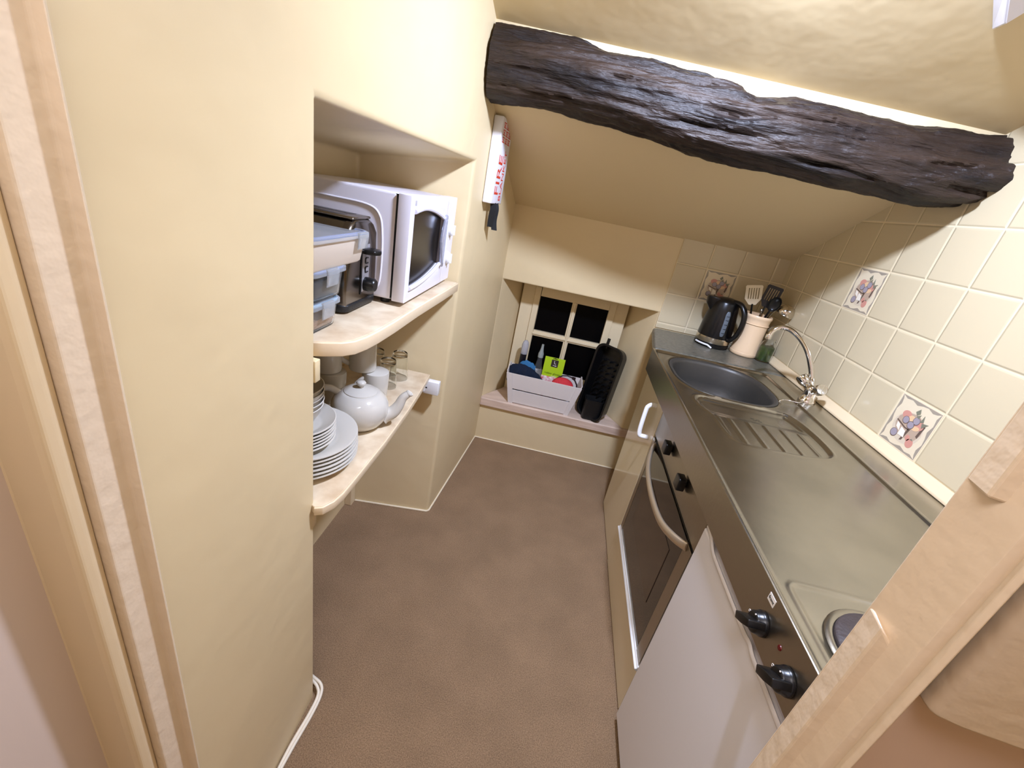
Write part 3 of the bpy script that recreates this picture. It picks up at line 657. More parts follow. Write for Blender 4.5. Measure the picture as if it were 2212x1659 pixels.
MB().box(-.060, .060, -.010, .004, -.045, .086, T).build('gloves', mat('red_white_print', (236, 226, 222), .35, col2=(206, 70, 84), vscale=45, detail=2), gp, bevel=.004)
m = MB(); m.lathe([(.062, 0), (.064, .004), (.060, .016), (.045, .024), (.0, .028)], 30, Tr(.112, 2.252, .432) @ Rx(1.05), sy=.75)
sb = m.build('scrubbing_sponge', mat('red_sponge', (206, 46, 52), .7, bump=.5, scale=120), smooth=50); tag(sb, 'red scouring pad pushed in the right end of the crate', 'sponge')
m = MB(); m.tube([Vector((.130 + .068 * math.cos(a), 2.262 + .010 * math.sin(a), .425 + .066 * math.sin(a))) for a in [PI * k / 16 * 2 for k in range(16)]], .0042, 8, closed=True); m.box(.158, .178, 2.264, 2.278, .478, .490)
lp = m.build('cable_loop', mat('dark_brown_cord', (38, 20, 20), .5)); tag(lp, 'dark looped cord round the red scouring pad', 'cord')

# ---- black dish rack on its end
dr = thing('dish_drainer', 'black plastic dish drainer stood on end at the right of the sill', 'dish drainer', (.402, 2.232, SZ))
wv = Vector((-.76, .62, 0)).normalized(); uv = Vector((.13, .035, .99)).normalized(); uv = (uv - wv * uv.dot(wv)).normalized(); nv = uv.cross(wv).normalized()
if nv.y > 0: nv = -nv
Td = frame((0, 0, 0), wv, uv, nv)         # x across, y up, z out of the open side
Wd, Hd, Dd = .165, .43, .075
m = MB(); R = []
for s, z in ((.0, Dd), (.008, Dd), (.010, Dd - .006), (.004, .012), (.006, .0), ):
    R.append([Td @ Vector((x, y, z)) for x, y in rrect(0 + .0 - s * .0 - (0 if z > .02 else -.008), Wd - (0 if z > .02 else .008), .0 + (0 if z > .02 else .008), Hd - (0 if z > .02 else .008), .05, 6)])
Rin = [[Td @ Vector((x, y, z)) for x, y in rrect(i, Wd - i, i, Hd - i, max(.05 - i, .02), 6)] for i, z in ((.010, .004), (.006, Dd - .002), (.003, Dd))]
Rout = [[Td @ Vector((x, y, z)) for x, y in rrect(-i, Wd + i, -i, Hd + i, .05, 6)] for i, z in ((.006, Dd), (.006, Dd - .006), (0, Dd - .008), (-.008, 0))]
m.loft(Rin + Rout); m.build('tray', black, dr, smooth=40)
m = MB()
for k in range(9):
    y = .06 + k * .035
    for x in (.038, .080, .122): m.lathe([(.006, .003), (.0055, .040), (.003, .046), (0, .047)], 8, Td @ Tr(x, y, 0) @ Ry(.0))
    m.box(.03, .135, y - .003, y + .003, .003, .014, Td)
m.build('plate_pegs', black, dr)
m = MB()
R = [[Td @ Vector((x, y, z)) for x, y in rrect(.085 - a, .185 + a, -.0 - a * 0, .012, .005, 3)] for a, z in ((0, .05), (0, .15))]
cup = MB(); o_ = frame((-.0925, .0075, .004), (1, 0, 0), (0, 1, 0), (0, 0, 1))
cup.loft([[o_ @ Vector((x * s, y * s, z)) for x, y in rrect(-.0525, .0525, -.0375, .0375, .018, 5)] for s, z in ((.92, 0), (.95, .004), (1.0, .115), (1.03, .118), (1.03, .122), (.97, .122), (.90, .008))])
cup.build('cutlery_cup', blackm, dr, smooth=40)
MB().box(.132, .148, Hd - .03, Hd + .03, .02, .03, Td).build('hook', black, dr, bevel=.002)
# ================================================================ kitchen run (turned very slightly to the wall)
K = Vector((.392, .41, 0)); KR = -.016
def kit(name, label, cat):
    return thing(name, label, cat, K, KR)
class KB(MB):                               # same builder, absolute coordinates under a kit() root
    def build(s, name, mats, parent=None, root=True, **kw):
        s.v = [(x - K.x, y - K.y, z) for x, y, z in s.v]; return MB.build(s, name, mats, parent, **kw)
HW = .885
# ---- laminate strip between the steel top and the back wall
lam = MB(); lam.prism([(.425, 1.812), (.447, 1.97), (.462, 2.06), (.474, 2.14), (.484, 2.185), (.50, 2.1985), (.998, 2.1985), (.998, 1.803)], .852, HW)
o = lam.build('worktop', mat('grey_speckled_laminate', (110, 106, 94), .3, bump=.05, scale=300, col2=(84, 82, 72), vscale=60, detail=6), smooth=0, bevel=.012, seg=4, bang=60)
tag(o, 'grey laminate worktop strip under the kettle and jars', 'worktop')
# ---- steel sink and hob top
st = kit('sink_and_hob_top', 'pressed stainless steel worktop with sink, drainer and hob', 'worktop')
X0, X1, Y0, Y1 = .392, .9735, .37, 1.795
bc = (.617, 1.570); ba, bb_, be = .176, .189, 2.7
def bowlr(x, y): return (abs((x - bc[0]) / ba) ** be + abs((y - bc[1]) / bb_) ** be) ** (1 / be)
dr_poly = [(.455, 1.30), (.462, 1.335), (.49, 1.36), (.55, 1.367), (.74, 1.367), (.785, 1.335), (.802, 1.25), (.803, 1.15), (.79, 1.10), (.755, 1.075), (.69, 1.058), (.56, 1.050), (.515, 1.058), (.495, 1.10), (.488, 1.20), (.465, 1.255)]
def sdpoly(P, x, y):
    d = 1e9; ins = False; n = len(P)
    for i in range(n):
        ax, ay = P[i]; bx, by = P[(i + 1) % n]; ex, ey = bx - ax, by - ay
        t = max(0, min(1, ((x - ax) * ex + (y - ay) * ey) / (ex * ex + ey * ey))); dx, dy = x - ax - ex * t, y - ay - ey * t
        d = min(d, dx * dx + dy * dy)
        if (ay > y) != (by > y) and x < (bx - ax) * (y - ay) / (by - ay) + ax: ins = not ins
    d = math.sqrt(d); return -d if ins else d
dr_poly = [(p.x, p.y) for p in curve([(x, y, 0) for x, y in dr_poly + dr_poly[:1]], 3)][:-1]
def sst(a, b, x): t = max(0, min(1, (x - a) / (b - a))); return t * t * (3 - 2 * t)
def sdrr(x, y, x0, x1, y0, y1, r):
    qx = abs(x - (x0 + x1) / 2) - (x1 - x0) / 2 + r; qy = abs(y - (y0 + y1) / 2) - (y1 - y0) / 2 + r
    return math.hypot(max(qx, 0), max(qy, 0)) + min(max(qx, qy), 0) - r
ribs = [.506, .543, .599, .650, .700, .752]
def hgt(x, y):
    d = sdrr(x, y, .402, .862, .30, 1.772, .018)
    h = -.0045 * sst(.004, -.004, d) + .0022 * math.exp(-((d - .006) / .003) ** 2)
    if .44 < x < .82 and 1.03 < y < 1.385:
        e = sdpoly(dr_poly, x, y)
        h += -.007 * sst(.0, -.012, e) + .0022 * math.exp(-(e / .005) ** 2)
        if e < -.012:
            h += .0035 * math.exp(-((y - 1.345) / .006) ** 2) - .005 * sst(1.225, 1.265, y) * sst(-.012, -.03, e)
            for rx in ribs:
                if 1.06 < y < 1.235: h += .0032 * math.exp(-((x - rx) / .0045) ** 2) * sst(1.235, 1.22, y) * sst(-.010, -.022, e)
    e = sdrr(x, y, .425, .84, .2, .556, .02)
    h += .0016 * math.exp(-(e / .0035) ** 2) - .0012 * sst(.002, -.004, e)
    b = bowlr(x, y)
    if b < 1.25: h += .0020 * math.exp(-((b - 1.105) / .02) ** 2) - .005 * sst(1.06, 1.03, b)
    return h
NX, NY = 150, 356
m = KB(); idx = {}
xs = [X0 + (X1 - X0) * i / NX for i in range(NX + 1)]; ys = [Y0 + (Y1 - Y0) * j / NY for j in range(NY + 1)]
B_ = {}
for i, x in enumerate(xs):
    for j, y in enumerate(ys):
        idx[i, j] = len(m.v); b = bowlr(x, y); B_[i, j] = b; m.v.append((x, y, HW + hgt(x, y)))
for i in range(NX):
    for j in range(NY):
        if max(B_[i, j], B_[i + 1, j], B_[i, j + 1], B_[i + 1, j + 1]) < 1.0: continue
        m.f.append((idx[i, j], idx[i + 1, j], idx[i + 1, j + 1], idx[i, j + 1])); m.mi.append(0)
m.build('steel_top', steel, st, smooth=60, fix=False)
def ring(s, z, n=80):
    R = []
    for k in range(n):
        a = 2 * PI * k / n; ca, sa = math.cos(a), math.sin(a)
        r = 1 / (abs(ca) ** be + abs(sa) ** be) ** (1 / be); R.append(Vector((bc[0] + ba * s * r * ca, bc[1] + bb_ * s * r * sa, z)))
    return R
m = KB(); zt = HW - .0045
m.loft([ring(s, z) for s, z in ((1.055, zt - .004), (1.055, zt + .0015), (1.02, zt + .002), (.985, zt - .002), (.965, zt - .012), (.93, zt - .08), (.89, zt - .125), (.80, zt - .145), (.5, zt - .149), (.12, zt - .152), (.11, zt - .158), (.0001, zt - .158))], cap=False)
m.build('bowl', mat('satin_steel_bowl', (80, 77, 72), .45, metal=.6, bump=.05, scale=60), st, smooth=60)
m = KB(); m.prism([(.392, .366), (.398, .366), (.398, 1.797), (.392, 1.797)], .785, HW + .0005); m.box(.392, .9735, 1.791, 1.797, .86, HW + .0003); 
m.box(.396, .43, .366, 1.797, .783, .787)
fascia = m.build('front_rail', steel_dark, st, smooth=0, bevel=.003, seg=3)
def hob_knob(y, z, ang):
    m = KB(); T = Tr(.392, y, z) @ Ry(-PI / 2) @ Rz(ang)
    m.lathe([(.0205, 0), (.0205, .005), (.0185, .008), (.0175, .016), (.015, .018), (0, .018)], 28, T)
    m.prism([(-.006, -.021), (.006, -.021), (.0075, .0), (.006, .021), (-.006, .021), (-.0075, 0)], .006, .034, T)
    k = m.build('hob_knob', black, st, smooth=40, bevel=.0015)
    mm = KB(); mm.tube([T @ Vector((.013 + .0018 * math.cos(a), .010 + .0026 * math.sin(a), .0172)) for a in [2 * PI * i / 10 for i in range(10)]], .0005, 5, closed=True); mm.cyl(.0012, .017, .0185, 8, T @ Tr(.0135, -.009, 0)); mm.build('knob_marks', tiewhite, k)
    return k
k1 = hob_knob(.510, .824, .55); k2 = hob_knob(.418, .824, .55)
m = KB(); m.lathe([(.0045, 0), (.004, .0012), (0, .0016)], 16, Tr(.392, .459, .838) @ Ry(-PI / 2)); m.build('indicator_light', mat('dark_red_lens', (96, 10, 14), .3), st)
m = KB(); m.prism([(-.010, -.007), (.010, -.007), (.010, .007), (-.010, .007)], 0, .0006, frame((.392, .519, .868), (0, -1, 0), (0, 0, 1), (-1, 0, 0))); sk = m.build('sticker', tiewhite, st, smooth=0)
text_mesh('lettering', 'front', .008, Tr(-K.x, -K.y, 0) @ frame((.3912, .519, .868), (0, -1, 0), (0, 0, 1), (-1, 0, 0)), black, sk)
m = KB(); zt = HW - .0045
m.lathe([(.0905, -.001), (.092, .002), (.088, .005), (.081, .004), (.080, 0)], 48, Tr(.527, .436, zt)); hr = m.build('hob_ring', steel, st, smooth=50)
m = KB(); m.lathe([(.0805, .0), (.0800, .008), (.077, .0105), (.028, .0108), (.026, .008), (0, .008)], 48, Tr(.527, .436, zt)); m.build('hotplate', mat('dark_iron_hotplate', (58, 48, 46), .55, bump=.2, scale=90), hr, smooth=40)
m = KB()
for a, b in ((0, 0), (.016, .002)):
    for i in range(3): m.box(.622 + a + .0 + i * .004 - .0, .6245 + a + i * .004, 1.262 - b, 1.2645 - b, HW - .0105, HW - .0098); m.box(.626 + a + i * .004, .6285 + a + i * .004, 1.252 - b, 1.2545 - b, HW - .0105, HW - .0098)
m.build('stamped_marks', black, st, smooth=0)
# ---- tap
ta = kit('mixer_tap', 'chrome swan neck mixer tap with two round handles', 'tap')
tx, ty = .918, 1.535
m = KB(); m.lathe([(.029, 0), (.029, .006), (.024, .012), (.021, .028), (.022, .045), (.019, .058), (.013, .064), (.0, .065)], 32, Tr(tx, ty, HW)); b = m.build('body', chrome, ta, smooth=50)
m = KB(); P = curve([(tx, ty, HW + .055), (.912, 1.556, .965), (.900, 1.570, 1.0), (.878, 1.59, 1.046), (.852, 1.617, 1.081), (.82, 1.645, 1.103), (.79, 1.658, 1.106), (.766, 1.660, 1.091), (.755, 1.656, 1.066)], 6)
m.tube(P, .0092, 14); m.lathe([(.011, 0), (.0115, .016), (.0105, .018)], 16, Tr(P[-1].x, P[-1].y, P[-1].z - .012)); m.build('spout', chrome, ta, smooth=60)
for (dx, dy, dz), nm in (((-.50, .62, .62), 'handle'), ((-.05, -.80, .50), 'handle')):
    d = Vector((dx, dy, dz)).normalized(); s_ = d.cross(Vector((1, 0, 0))).normalized(); u_ = d.cross(s_)
    m = KB(); T = frame((tx, ty, HW + .036), s_, u_, d)
    m.lathe([(.012, .006), (.0115, .030), (.0165, .036), (.0195, .044), (.0205, .062), (.0185, .067), (.017, .0665), (0, .0665)], 28, T); m.build(nm, chrome, ta, smooth=40)
m = KB(); P = curve([(tx - .02, ty - .02, HW + .004), (tx - .05, ty - .045, HW + .003), (tx - .085, ty - .05, HW + .004), (tx - .112, ty - .058, HW + .003), (tx - .126, ty - .062, HW - .012), (tx - .133, ty - .063, HW - .05), (tx - .14, ty - .06, HW - .10)], 14)
for i in range(len(P)): m.lathe([(0, -.0019), (.0014, -.0013), (.0019, 0), (.0014, .0013), (0, .0019)], 8, Tr(*P[i]))
m.tube(P, .0009, 5); ch = m.build('plug_chain', chrome, ta, smooth=60)

# ---- built-in oven
ov = kit('built_in_oven', 'built-in steel oven with dark glass door between cupboard and fridge', 'oven')
OX = .420
m = KB(); m.box(.445, .95, .848, 1.446, .02, .70); m.build('carcass', mat('black_gap', (12, 11, 10), .7), ov, smooth=0)
m = KB(); m.box(OX, .445, .842, 1.45, .656, .782); m.build('control_panel', steel_dark, ov, smooth=0, bevel=.002)
def oven_knob(y, z):
    m = KB(); T = Tr(OX, y, z) @ Ry(-PI / 2)
    m.prism(rrect(-.0195, .0195, -.0195, .0195, .006), .004, .026, T); m.cyl(.012, 0, .005, 20, T)
    k = m.build('oven_knob', black, ov, smooth=40, bevel=.003, seg=3)
    mm = KB(); mm.prism(rrect(-.0012, .0012, .022, .030, .0005, 2), 0, .0004, T); mm.build('marker', black, k, smooth=0)
oven_knob(1.235, .722); oven_knob(1.040, .724)
dgl = mat('dark_oven_glass', (24, 18, 14), .06, spec=.8, coat=.3)
m = KB(); m.box(OX + .004, .445, .848, 1.446, .212, .648); od = m.build('door', mat('oven_door_black', (10, 9, 9), .25), ov, smooth=0, bevel=.002)
m = KB(); m.box(OX, OX + .005, .90, 1.415, .218, .644); m.build('door_glass', dgl, od, smooth=0, bevel=.001)
m = KB(); m.box(OX - .0015, OX + .0, .965, 1.345, .33, .545); m.build('window_screen', mat('brown_inner_glass', (66, 52, 40), .10, spec=.8), od, smooth=0)
for a, b2 in ((.848, .898), (1.417, 1.446)):
    m = KB(); m.box(OX - .001, OX + .006, a, b2, .214, .646); m.build('side_trim', steel_dark, od, smooth=0, bevel=.001)
m = KB(); P = curve([(OX, 1.405, .628), (.40, 1.352, .622), (.383, 1.262, .606), (.377, 1.14, .598), (.381, 1.01, .604), (.396, .925, .624), (OX, .882, .636)], 9)
m.tube(P, .0095, 14, flat=(1.35, .8)); m.build('door_handle', mat('satin_handle', (206, 190, 166), .32, metal=.8), od, smooth=60)
# ---- drawer front under the oven, cupboard at the far end
cab = mat('cream_glossy_laminate', (226, 212, 180), .14, coat=.3)
lo = kit('plinth_drawer', 'cream drawer front below the oven with a white top lip', 'drawer')
m = KB(); m.box(OX - .002, OX + .018, .842, 1.452, .006, .192); m.build('front', cab, lo, smooth=0, bevel=.002)
m = KB(); m.prism([(OX - .004, .190), (OX - .010, .196), (OX - .010, .2), (OX - .004, .202), (OX - .002, .208), (OX + .018, .208), (OX + .018, .190)], .842, 1.452, frame((0, 0, 0), (1, 0, 0), (0, 0, 1), (0, 1, 0))); m.build('lip', whitep, lo, smooth=0, bevel=.0015)
cu = kit('base_cupboard', 'glossy cream base cupboard next to the window sill', 'cupboard')
m = KB(); m.box(.442, .95, 1.458, 1.85, .006, .70); m.build('body', cab, cu, smooth=0)
m = KB(); m.box(OX, .44, 1.456, 1.855, .006, .782); cd = m.build('door', cab, cu, smooth=0, bevel=.002)
m = KB(); P = [(OX, 1.548, .728), (.400, 1.546, .728), (.387, 1.54, .720), (.383, 1.536, .706), (.380, 1.520, .640), (.382, 1.514, .612), (.390, 1.512, .604), (OX, 1.512, .604)]
m.tube(curve(P, 4), .0085, 12, flat=(1.1, .9)); m.build('handle', mat('white_handle_plastic', (240, 240, 238), .3), cd, smooth=60)
m = KB(); m.box(.424, .46, 1.857, 1.872, .08, .30); m.build('dark_gap_strip', black, cu, smooth=0)  # black strip drawn as the dark gap at the cupboard's far edge
# ---- fridge
fg = kit('undercounter_fridge', 'small white fridge under the hob end of the steel top', 'fridge')
m = KB(); m.box(.435, .95, .385, .818, .03, .775); m.build('cabinet', white, fg, smooth=0, bevel=.004)
FX = .403
fdm = mat('white_fridge_door', (232, 230, 232), .32)
m = KB(); m.box(FX, .432, .372, .815, .028, .760); fd = m.build('door', fdm, fg, smooth=0, bevel=.005, seg=3)
m = KB(); m.box(FX + .006, .432, .372, .807, .757, .7825); m.build('top_cap', mat('lavender_white_plastic', (206, 200, 206), .35), fd, smooth=0, bevel=.004)
m = KB(); P = curve([(FX - .001, .80, .774), (FX - .002, .765, .770), (FX - .003, .735, .758), (FX - .003, .70, .756), (FX - .003, .60, .757), (FX - .003, .545, .758), (FX - .003, .52, .762), (FX - .003, .50, .757), (FX - .003, .44, .757), (FX - .003, .372, .757)], 6)
m.tube(P, .0045, 8, flat=(1.2, .7)); m.build('door_lip', mat('white_lip', (224, 218, 214), .3), fd, smooth=60)
m = KB(); m.box(.44, .94, .372, .83, .0, .03); m.build('kickboard', mat('dark_kick', (30, 28, 26), .6), fg, smooth=0)

# ================================================================ things on the laminate strip
ke = thing('kettle', 'black electric kettle with steel band in the worktop corner', 'kettle', (.746, 2.085, HW), 0)
bk = mat('gloss_black_kettle', (9, 8, 9), .28)
m = MB(); m.lathe([(.074, 0), (.078, .004), (.078, .016), (.072, .022), (0, .022)], 40); ks = m.build('power_base', black, ke, smooth=40)
m = MB(); m.lathe([(.0765, .022), (.0775, .026), (.0765, .048), (.0, .048)], 44); m.build('steel_band', mat('kettle_steel', (200, 190, 170), .2, metal=1.0), ke, smooth=40)
m = MB(); m.lathe([(.0755, .048), (.0755, .06), (.072, .12), (.063, .180), (.0585, .210), (.052, .222), (.03, .231), (0, .234)], 44); kb = m.build('body', bk, ke, smooth=50)
sd = Vector((-.93, .10, 0)).normalized(); hd = Vector((.62, -.785, 0)).normalized()
m = MB(); R = []
for t, z0, z1, wdt in ((.035, .13, .2255, .036), (.062, .16, .2265, .030), (.088, .192, .227, .022)):
    n_v = Vector((-sd.y, sd.x, 0)); R.append([sd * t + n_v * wdt + Vector((0, 0, z1)), sd * t - n_v * wdt + Vector((0, 0, z1)), sd * t * .97 - n_v * wdt * .6 + Vector((0, 0, z0)), sd * t * .97 + n_v * wdt * .6 + Vector((0, 0, z0))])
m.loft(R); m.build('spout', bk, ke, smooth=40, bevel=.003)
m = MB(); P = curve([hd * .035 + Vector((0, 0, .222)), hd * .075 + Vector((0, 0, .218)), hd * .104 + Vector((0, 0, .185)), hd * .113 + Vector((0, 0, .135)), hd * .106 + Vector((0, 0, .085)), hd * .086 + Vector((0, 0, .055)), hd * .068 + Vector((0, 0, .052))], 7)
m.tube(P, .0125, 14, flat=(.9, 1.15)); m.build('handle', bk, ke, smooth=60)
gd = Vector((.06, -.998, 0)).normalized(); gs = Vector((-gd.y, gd.x, 0))
def onb(z): return .0755 if z < .06 else (.0755 + (.072 - .0755) * (z - .06) / .06 if z < .12 else .072 + (.063 - .072) * (z - .12) / .06)
m = MB(); R = []
for z in [.062 + .118 * i / 8 for i in range(9)]:
    w2 = .0105 if 0 < (z - .062) < .117 else .006
    r = onb(z) + .0025; R.append([gd * r + gs * w2 + Vector((0, 0, z)), gd * r - gs * w2 + Vector((0, 0, z)), gd * (r - .01) - gs * w2 + Vector((0, 0, z)), gd * (r - .01) + gs * w2 + Vector((0, 0, z))])
m.loft(R); gg = m.build('water_gauge', mat('grey_gauge_window', (96, 104, 112), .3), ke, smooth=30, bevel=.003)
m = MB()
for i, z in enumerate((.08, .10, .12, .14, .158)):
    c = gd * (onb(z) + .003) + Vector((0, 0, z)); T = frame(c, gs, Vector((0, 0, 1)), gd); m.box(-.006, .003, -.001, .001, -.0004, .0006, T); m.box(.004, .0065, -.003, .003, -.0004, .0006, T)
m.build('gauge_marks', mat('dark_gauge_print', (34, 38, 42), .5), gg, smooth=0)
m = MB(); P = [Vector((.0815 * math.cos(a), .0815 * math.sin(a), .012)) for a in [PI + .25 + i * .075 for i in range(12)]] + [Vector((-.022, -.086, .004))]
m.tube(P, .0042, 8); m.build('cord', mat('white_cord', (236, 236, 234), .4), ke, smooth=60)
# utensil pot
po = thing('utensil_pot', 'cream stoneware jar holding kitchen utensils', 'jar', (.884, 2.035, HW))
cc = mat('cream_stoneware', (240, 208, 168), .28, coat=.2, bump=.06, scale=30)
m = MB(); m.lathe([(.056, 0), (.060, .003), (.0615, .012), (.059, .03), (.056, .06), (.0545, .10), (.0545, .14), (.056, .165), (.058, .178), (.0605, .182), (.0605, .190), (.058, .194), (.054, .192), (.052, .175), (.050, .06), (.048, .01), (0, .008)], 48); m.build('jar', cc, po, smooth=50)
for z in (.015, .152):
    m = MB(); m.lathe([(.0575 if z > .1 else .0612, z - .002), (.0588 if z > .1 else .0622, z), (.0575 if z > .1 else .0612, z + .002)], 48); m.build('band', cc, po, smooth=60)
P0 = Vector((.884, 2.035, HW))
def utensil(name, label, cat, base, top, mat_h, head, mat_head, rh=.006, face=None):
    base = P0 + Vector(base); top = P0 + Vector(top); d = (top - base).normalized()
    t = thing(name, label, cat, base)
    fz = Vector(face).normalized() if face else Vector((-.4, -1, .2)).normalized()
    sx = d.cross(fz).normalized(); fz = sx.cross(d).normalized(); T = frame((0, 0, 0), sx, fz, d); L = (top - base).length
    m = MB(); m.tube([T @ Vector((0, 0, z)) for z in (0, L * .5, L)], [rh, rh, rh * .8], 10, flat=(.7, 1.2)); m.build('handle', mat_h, t, smooth=60)
    head(t, T, L, mat_head); return t
def turner(w0, w1, h, ns):
    def f(t, T, L, mt):
        F = T @ frame((0, 0, L - .004), (1, 0, 0), (0, 0, 1), (0, -1, 0))
        sl_ = []; x0 = -w1 * .72; n = ns
        xsl = [(-w1 * .70 + (2 * w1 * .70) * (i + .5) / n) for i in range(n)]
        hw = w1 * .70 / n * .45
        m = MB(); y0, y1 = h * .30, h * .86
        m.prism([(-w0, 0), (w0, 0), (w1 * .95, y0), (-w1 * .95, y0)], -.0012, .0012, F)
        m.prism([(-w1 * .98, y1), (w1 * .98, y1), (w1 * 1.0, h * .93), (w1 * .86, h), (-w1 * .86, h), (-w1 * 1.0, h * .93)], -.0012, .0012, F)
        cuts = [-w1 * .96] + [c for x in xsl for c in (x - hw, x + hw)] + [w1 * .96]
        for i in range(0, len(cuts), 2): m.prism([(cuts[i], y0), (cuts[i + 1], y0), (cuts[i + 1], y1), (cuts[i], y1)], -.0012, .0012, F)
        m.build('slotted_blade', mt, t, smooth=0)
    return f
creamp = mat('cream_nylon', (232, 216, 184), .45)
utensil('slotted_turner', 'cream slotted turner leaning left in the stoneware jar', 'spatula', (.012, .006, .012), (-.040, .018, .232), black, turner(.014, .035, .088, 5), creamp, face=(-.35, -1, .3))
utensil('slotted_turner', 'black slotted turner leaning right in the stoneware jar', 'spatula', (-.02, -.008, .012), (.012, .002, .235), black, turner(.014, .034, .098, 5), black, .0065, face=(-.35, -1, .35))
def spoonhead(t, T, L, mt):
    m = MB(); R = []
    for i in range(9):
        th = PI / 2 * i / 8; R.append([T @ Vector((.024 * math.sin(th) * math.cos(a), .012 * (1 - math.cos(th)) - .004, L + .026 + .034 * math.sin(th) * math.sin(a))) for a in [2 * PI * k / 20 for k in range(20)]])
    m.loft(R, cap=False); m.build('bowl', mt, t, smooth=70, solid=.002)
utensil('serving_spoon', 'black serving spoon in front of the black turner', 'spoon', (-.006, .014, .012), (.026, -.028, .232), black, spoonhead, black, .0065, face=(-.35, -1, .3))
utensil('steel_handle_utensil', 'steel handled utensil standing in the middle of the stoneware jar', 'utensil', (.020, -.012, .012), (-.008, -.024, .215), steel, lambda t, T, L, mt: MB().lathe([(.0055, 0), (.006, .004), (.004, .008), (0, .009)], 12, T @ Tr(0, 0, L)).build('tip', mt, t), steel, .0052)
la = thing('ladle', 'steel ladle hanging over the right rim of the stoneware jar', 'ladle', P0 + Vector((-.02, .0, .012)))
m = MB(); P = curve([(0, 0, 0), (.03, -.008, .10), (.056, -.014, .185), (.068, -.018, .215), (.082, -.022, .232), (.094, -.026, .234)], 7); m.tube(P, .006, 10, flat=(.5, 1.3)); m.build('handle', steel, la, smooth=60)
m = MB(); T = Tr(.108, -.034, .222) @ Ry(.25) @ Rx(.15); m.lathe([(.038, .014), (.040, .012), (.038, -.006), (.028, -.024), (.012, -.031), (0, -.032)], 28, T @ Rx(PI)); m.build('bowl', mat('polished_ladle_steel', (214, 204, 188), .12, metal=1.0), la, smooth=60)
# jar with green contents
ja = thing('glass_jar', 'clear glass jar of green washing-up liquid behind the tap', 'jar', (.956, 1.985, HW))
m = MB(); m.lathe([(.030, 0), (.034, .004), (.0345, .02), (.034, .070), (.030, .088), (.022, .098), (.020, .104), (.0215, .108), (.0195, .108), (.018, .100), (.026, .088), (.031, .070), (.0315, .02), (.030, .006), (0, .005)], 40); m.build('jar', glass, ja, smooth=50)
m = MB(); m.lathe([(.029, .0065), (.0305, .02), (.0302, .066), (.029, .070), (0, .070)], 32); m.build('green_contents', mat('green_liquid', (62, 84, 20), .4, col2=(34, 56, 8), vscale=40), ja, smooth=50)

# ---- white cables at the foot of the left wall
for nm, lb, o_, z_ in (('power_cable', 'outer white cable along the foot of the left wall', 0.0, .0055), ('power_cable', 'inner white cable hugging the foot of the left wall', .008, .0052)):
    m = MB(); m.tube(curve([(-.60, .74 - o_, .03), (-.53, .715 - o_, .03), (-.478 - o_ * .2, .700 - o_, .026), (-.449 - o_ * .8, .690 - o_, .018), (-.438 - o_ * .8, .668 - o_ * .5, .010), (-.437 - o_ * .9, .62, z_), (-.442 - o_ * .9, .54, z_), (-.4425 - o_ * .4, .46, z_), (-.428 - o_ * .6, .38, z_), (-.42 - o_ * .6, .30, z_)], 8), .0042, 10)
    tag(m.build(nm, mat('white_cable', (236, 226, 206), .4), smooth=60), lb, 'cable')

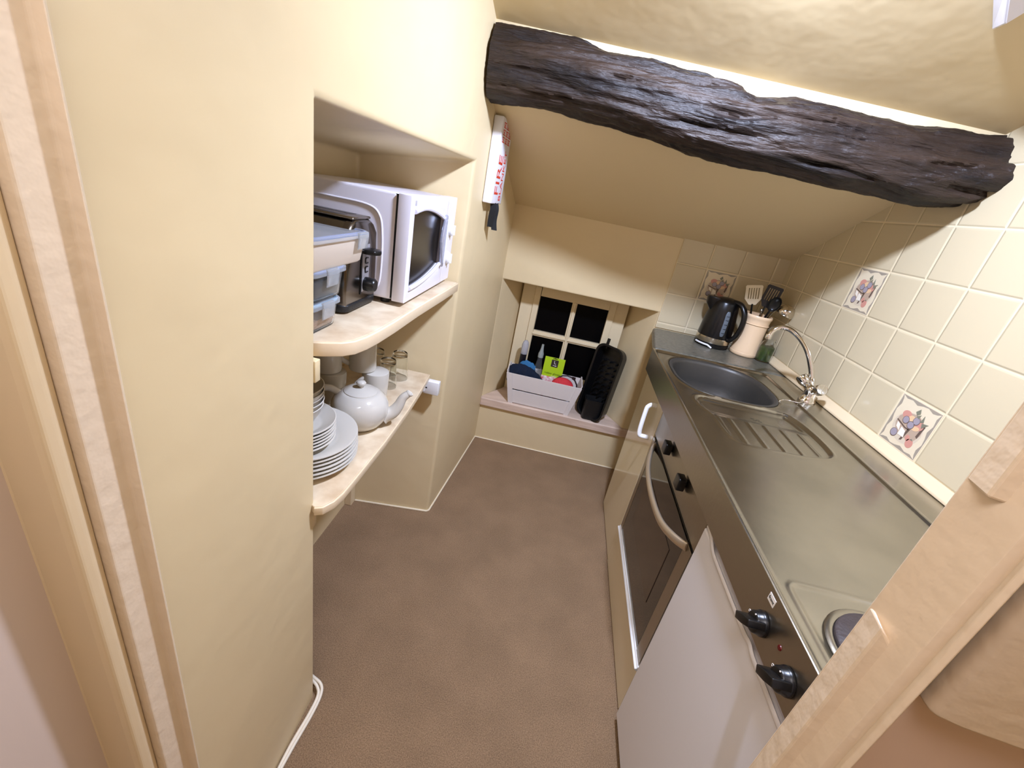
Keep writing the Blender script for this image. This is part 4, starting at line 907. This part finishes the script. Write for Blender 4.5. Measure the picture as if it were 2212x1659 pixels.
# ---- three picture tiles (fruit basket with a torn-paper border)
pt_bg = mat('picture_tile_cream', (228, 212, 180), .2); pg = mat('tile_grey_wash', (160, 148, 130), .3); pb = mat('tile_brown_basket', (186, 162, 138), .3)
pd = mat('tile_dark_line', (104, 86, 74), .3); pp = mat('tile_plum', (160, 150, 156), .3); pr = mat('tile_rose', (206, 146, 128), .3); py_ = mat('tile_peach', (226, 190, 146), .3); pgn = mat('tile_leaf', (128, 126, 106), .3)
def pic_tile(T, label, s=.1455):
    hs = s / 2; mm = MB(); mats = [pt_bg]
    mm.box(-hs, hs, -hs, hs, -.004, .0008)
    lay = [.0008]
    def flat(polys, nm, mt):
        lay[0] += .00012; mats.append(mt); mm.m = len(mats) - 1
        for P in polys: mm.prism([(x * s, y * s) for x, y in P], .0007, lay[0])
    rs = random.Random(5)
    def ell(cx, cy, rx, ry, rot=0, n=22): return [(cx + rx * math.cos(a) * math.cos(rot) - ry * math.sin(a) * math.sin(rot), cy + rx * math.cos(a) * math.sin(rot) + ry * math.sin(a) * math.cos(rot)) for a in [2 * PI * i / n for i in range(n)]]
    B = []
    for sd_ in range(4):
        c, sn = [(1, 0), (0, 1), (-1, 0), (0, -1)][sd_]
        ts_ = [-.48, -.36, -.22, -.08, .05, .17, .30, .40, .48]; dp = [.005, .05, .03, .075, .035, .02, .065, .045, .005]
        for i in range(8):
            q4 = [(ts_[i], .48), (ts_[i + 1], .48), (ts_[i + 1], .48 - dp[i + 1]), (ts_[i], .48 - dp[i])]
            B.append([(x * c - y * sn, x * sn + y * c) for x, y in q4])
    flat(B, 'torn_border', pg)
    flat([ell(.0, -.05, .36, .31)], 'wash', mat('tile_light_wash', (212, 196, 170), .3))
    flat([[(-.30, .08), (-.18, .22), (.10, .26), (.30, .16), (.33, -.04), (.26, -.20), (.05, -.24), (-.22, -.20), (-.31, -.06)]], 'basket', pb)
    flat([[(-.30, .02), (-.05, -.05), (.05, -.05), (.04, -.075), (-.06, -.075), (-.31, -.005)], [(.02, -.06), (.08, -.04), (.02, -.30), (-.03, -.32)], [(.28, .14), (.33, .14), (.30, -.12), (.25, -.1)]], 'basket_rim', pd)
    flat([ell(-.16, .17, .11, .08), ell(.20, .10, .10, .09), ell(.21, -.27, .085, .09), ell(.12, -.20, .05, .06)], 'rose_fruit', pr)
    flat([ell(-.03, .15, .07, .055, .4), ell(.16, .02, .085, .045, .3)], 'peach_fruit', py_)
    flat([ell(-.12, .075, .078, .078), ell(.03, .03, .082, .078), ell(.10, .15, .08, .078), ell(-.22, -.25, .085, .085)], 'plum_outline', pd)
    flat([ell(-.12, .078, .068, .068), ell(.03, .033, .072, .068), ell(.10, .153, .07, .068), ell(-.218, -.245, .075, .075)], 'plums', pp)
    flat([[(-.02, .30), (.05, .38), (.09, .30), (.03, .25)], [(.04, .24), (.12, .29), (.11, .20)], [(.17, .16), (.20, .31), (.24, .19)], [(.22, .17), (.36, .20), (.26, .08)], [(.22, -.17), (.26, -.20), (.18, -.20)]], 'leaves', pgn)
    flat([[(-.12, -.08), (.0, -.12), (.03, -.24), (-.12, -.24)], [(-.26, -.03), (-.18, -.06), (-.14, -.17), (-.24, -.12)]], 'white_cloth', mat('tile_white', (240, 230, 212), .3))
    t = mm.build('picture_tile', mats, smooth=0, fix=False); t.matrix_world = T; return tag(t, label, 'tile', 'fruit basket picture tiles')
def rt(c0, r0): return frame((XR - .0002, YC0 - (c0 + .5) * TS, ZR + (r0 + .5) * TS), (0, -1, 0), (0, 0, 1), (-1, 0, 0))
pic_tile(rt(2, 1), 'fruit basket tile high on the right wall above the ladle')
pic_tile(rt(5, -1), 'fruit basket tile on the right wall near the bottom, by the door frame')
pic_tile(frame((XB0 + 1.5 * TS, YB - .0062, ZR + .5 * TS), (1, 0, 0), (0, 0, 1), (0, -1, 0)), 'fruit basket tile on the back wall half hidden by the kettle')
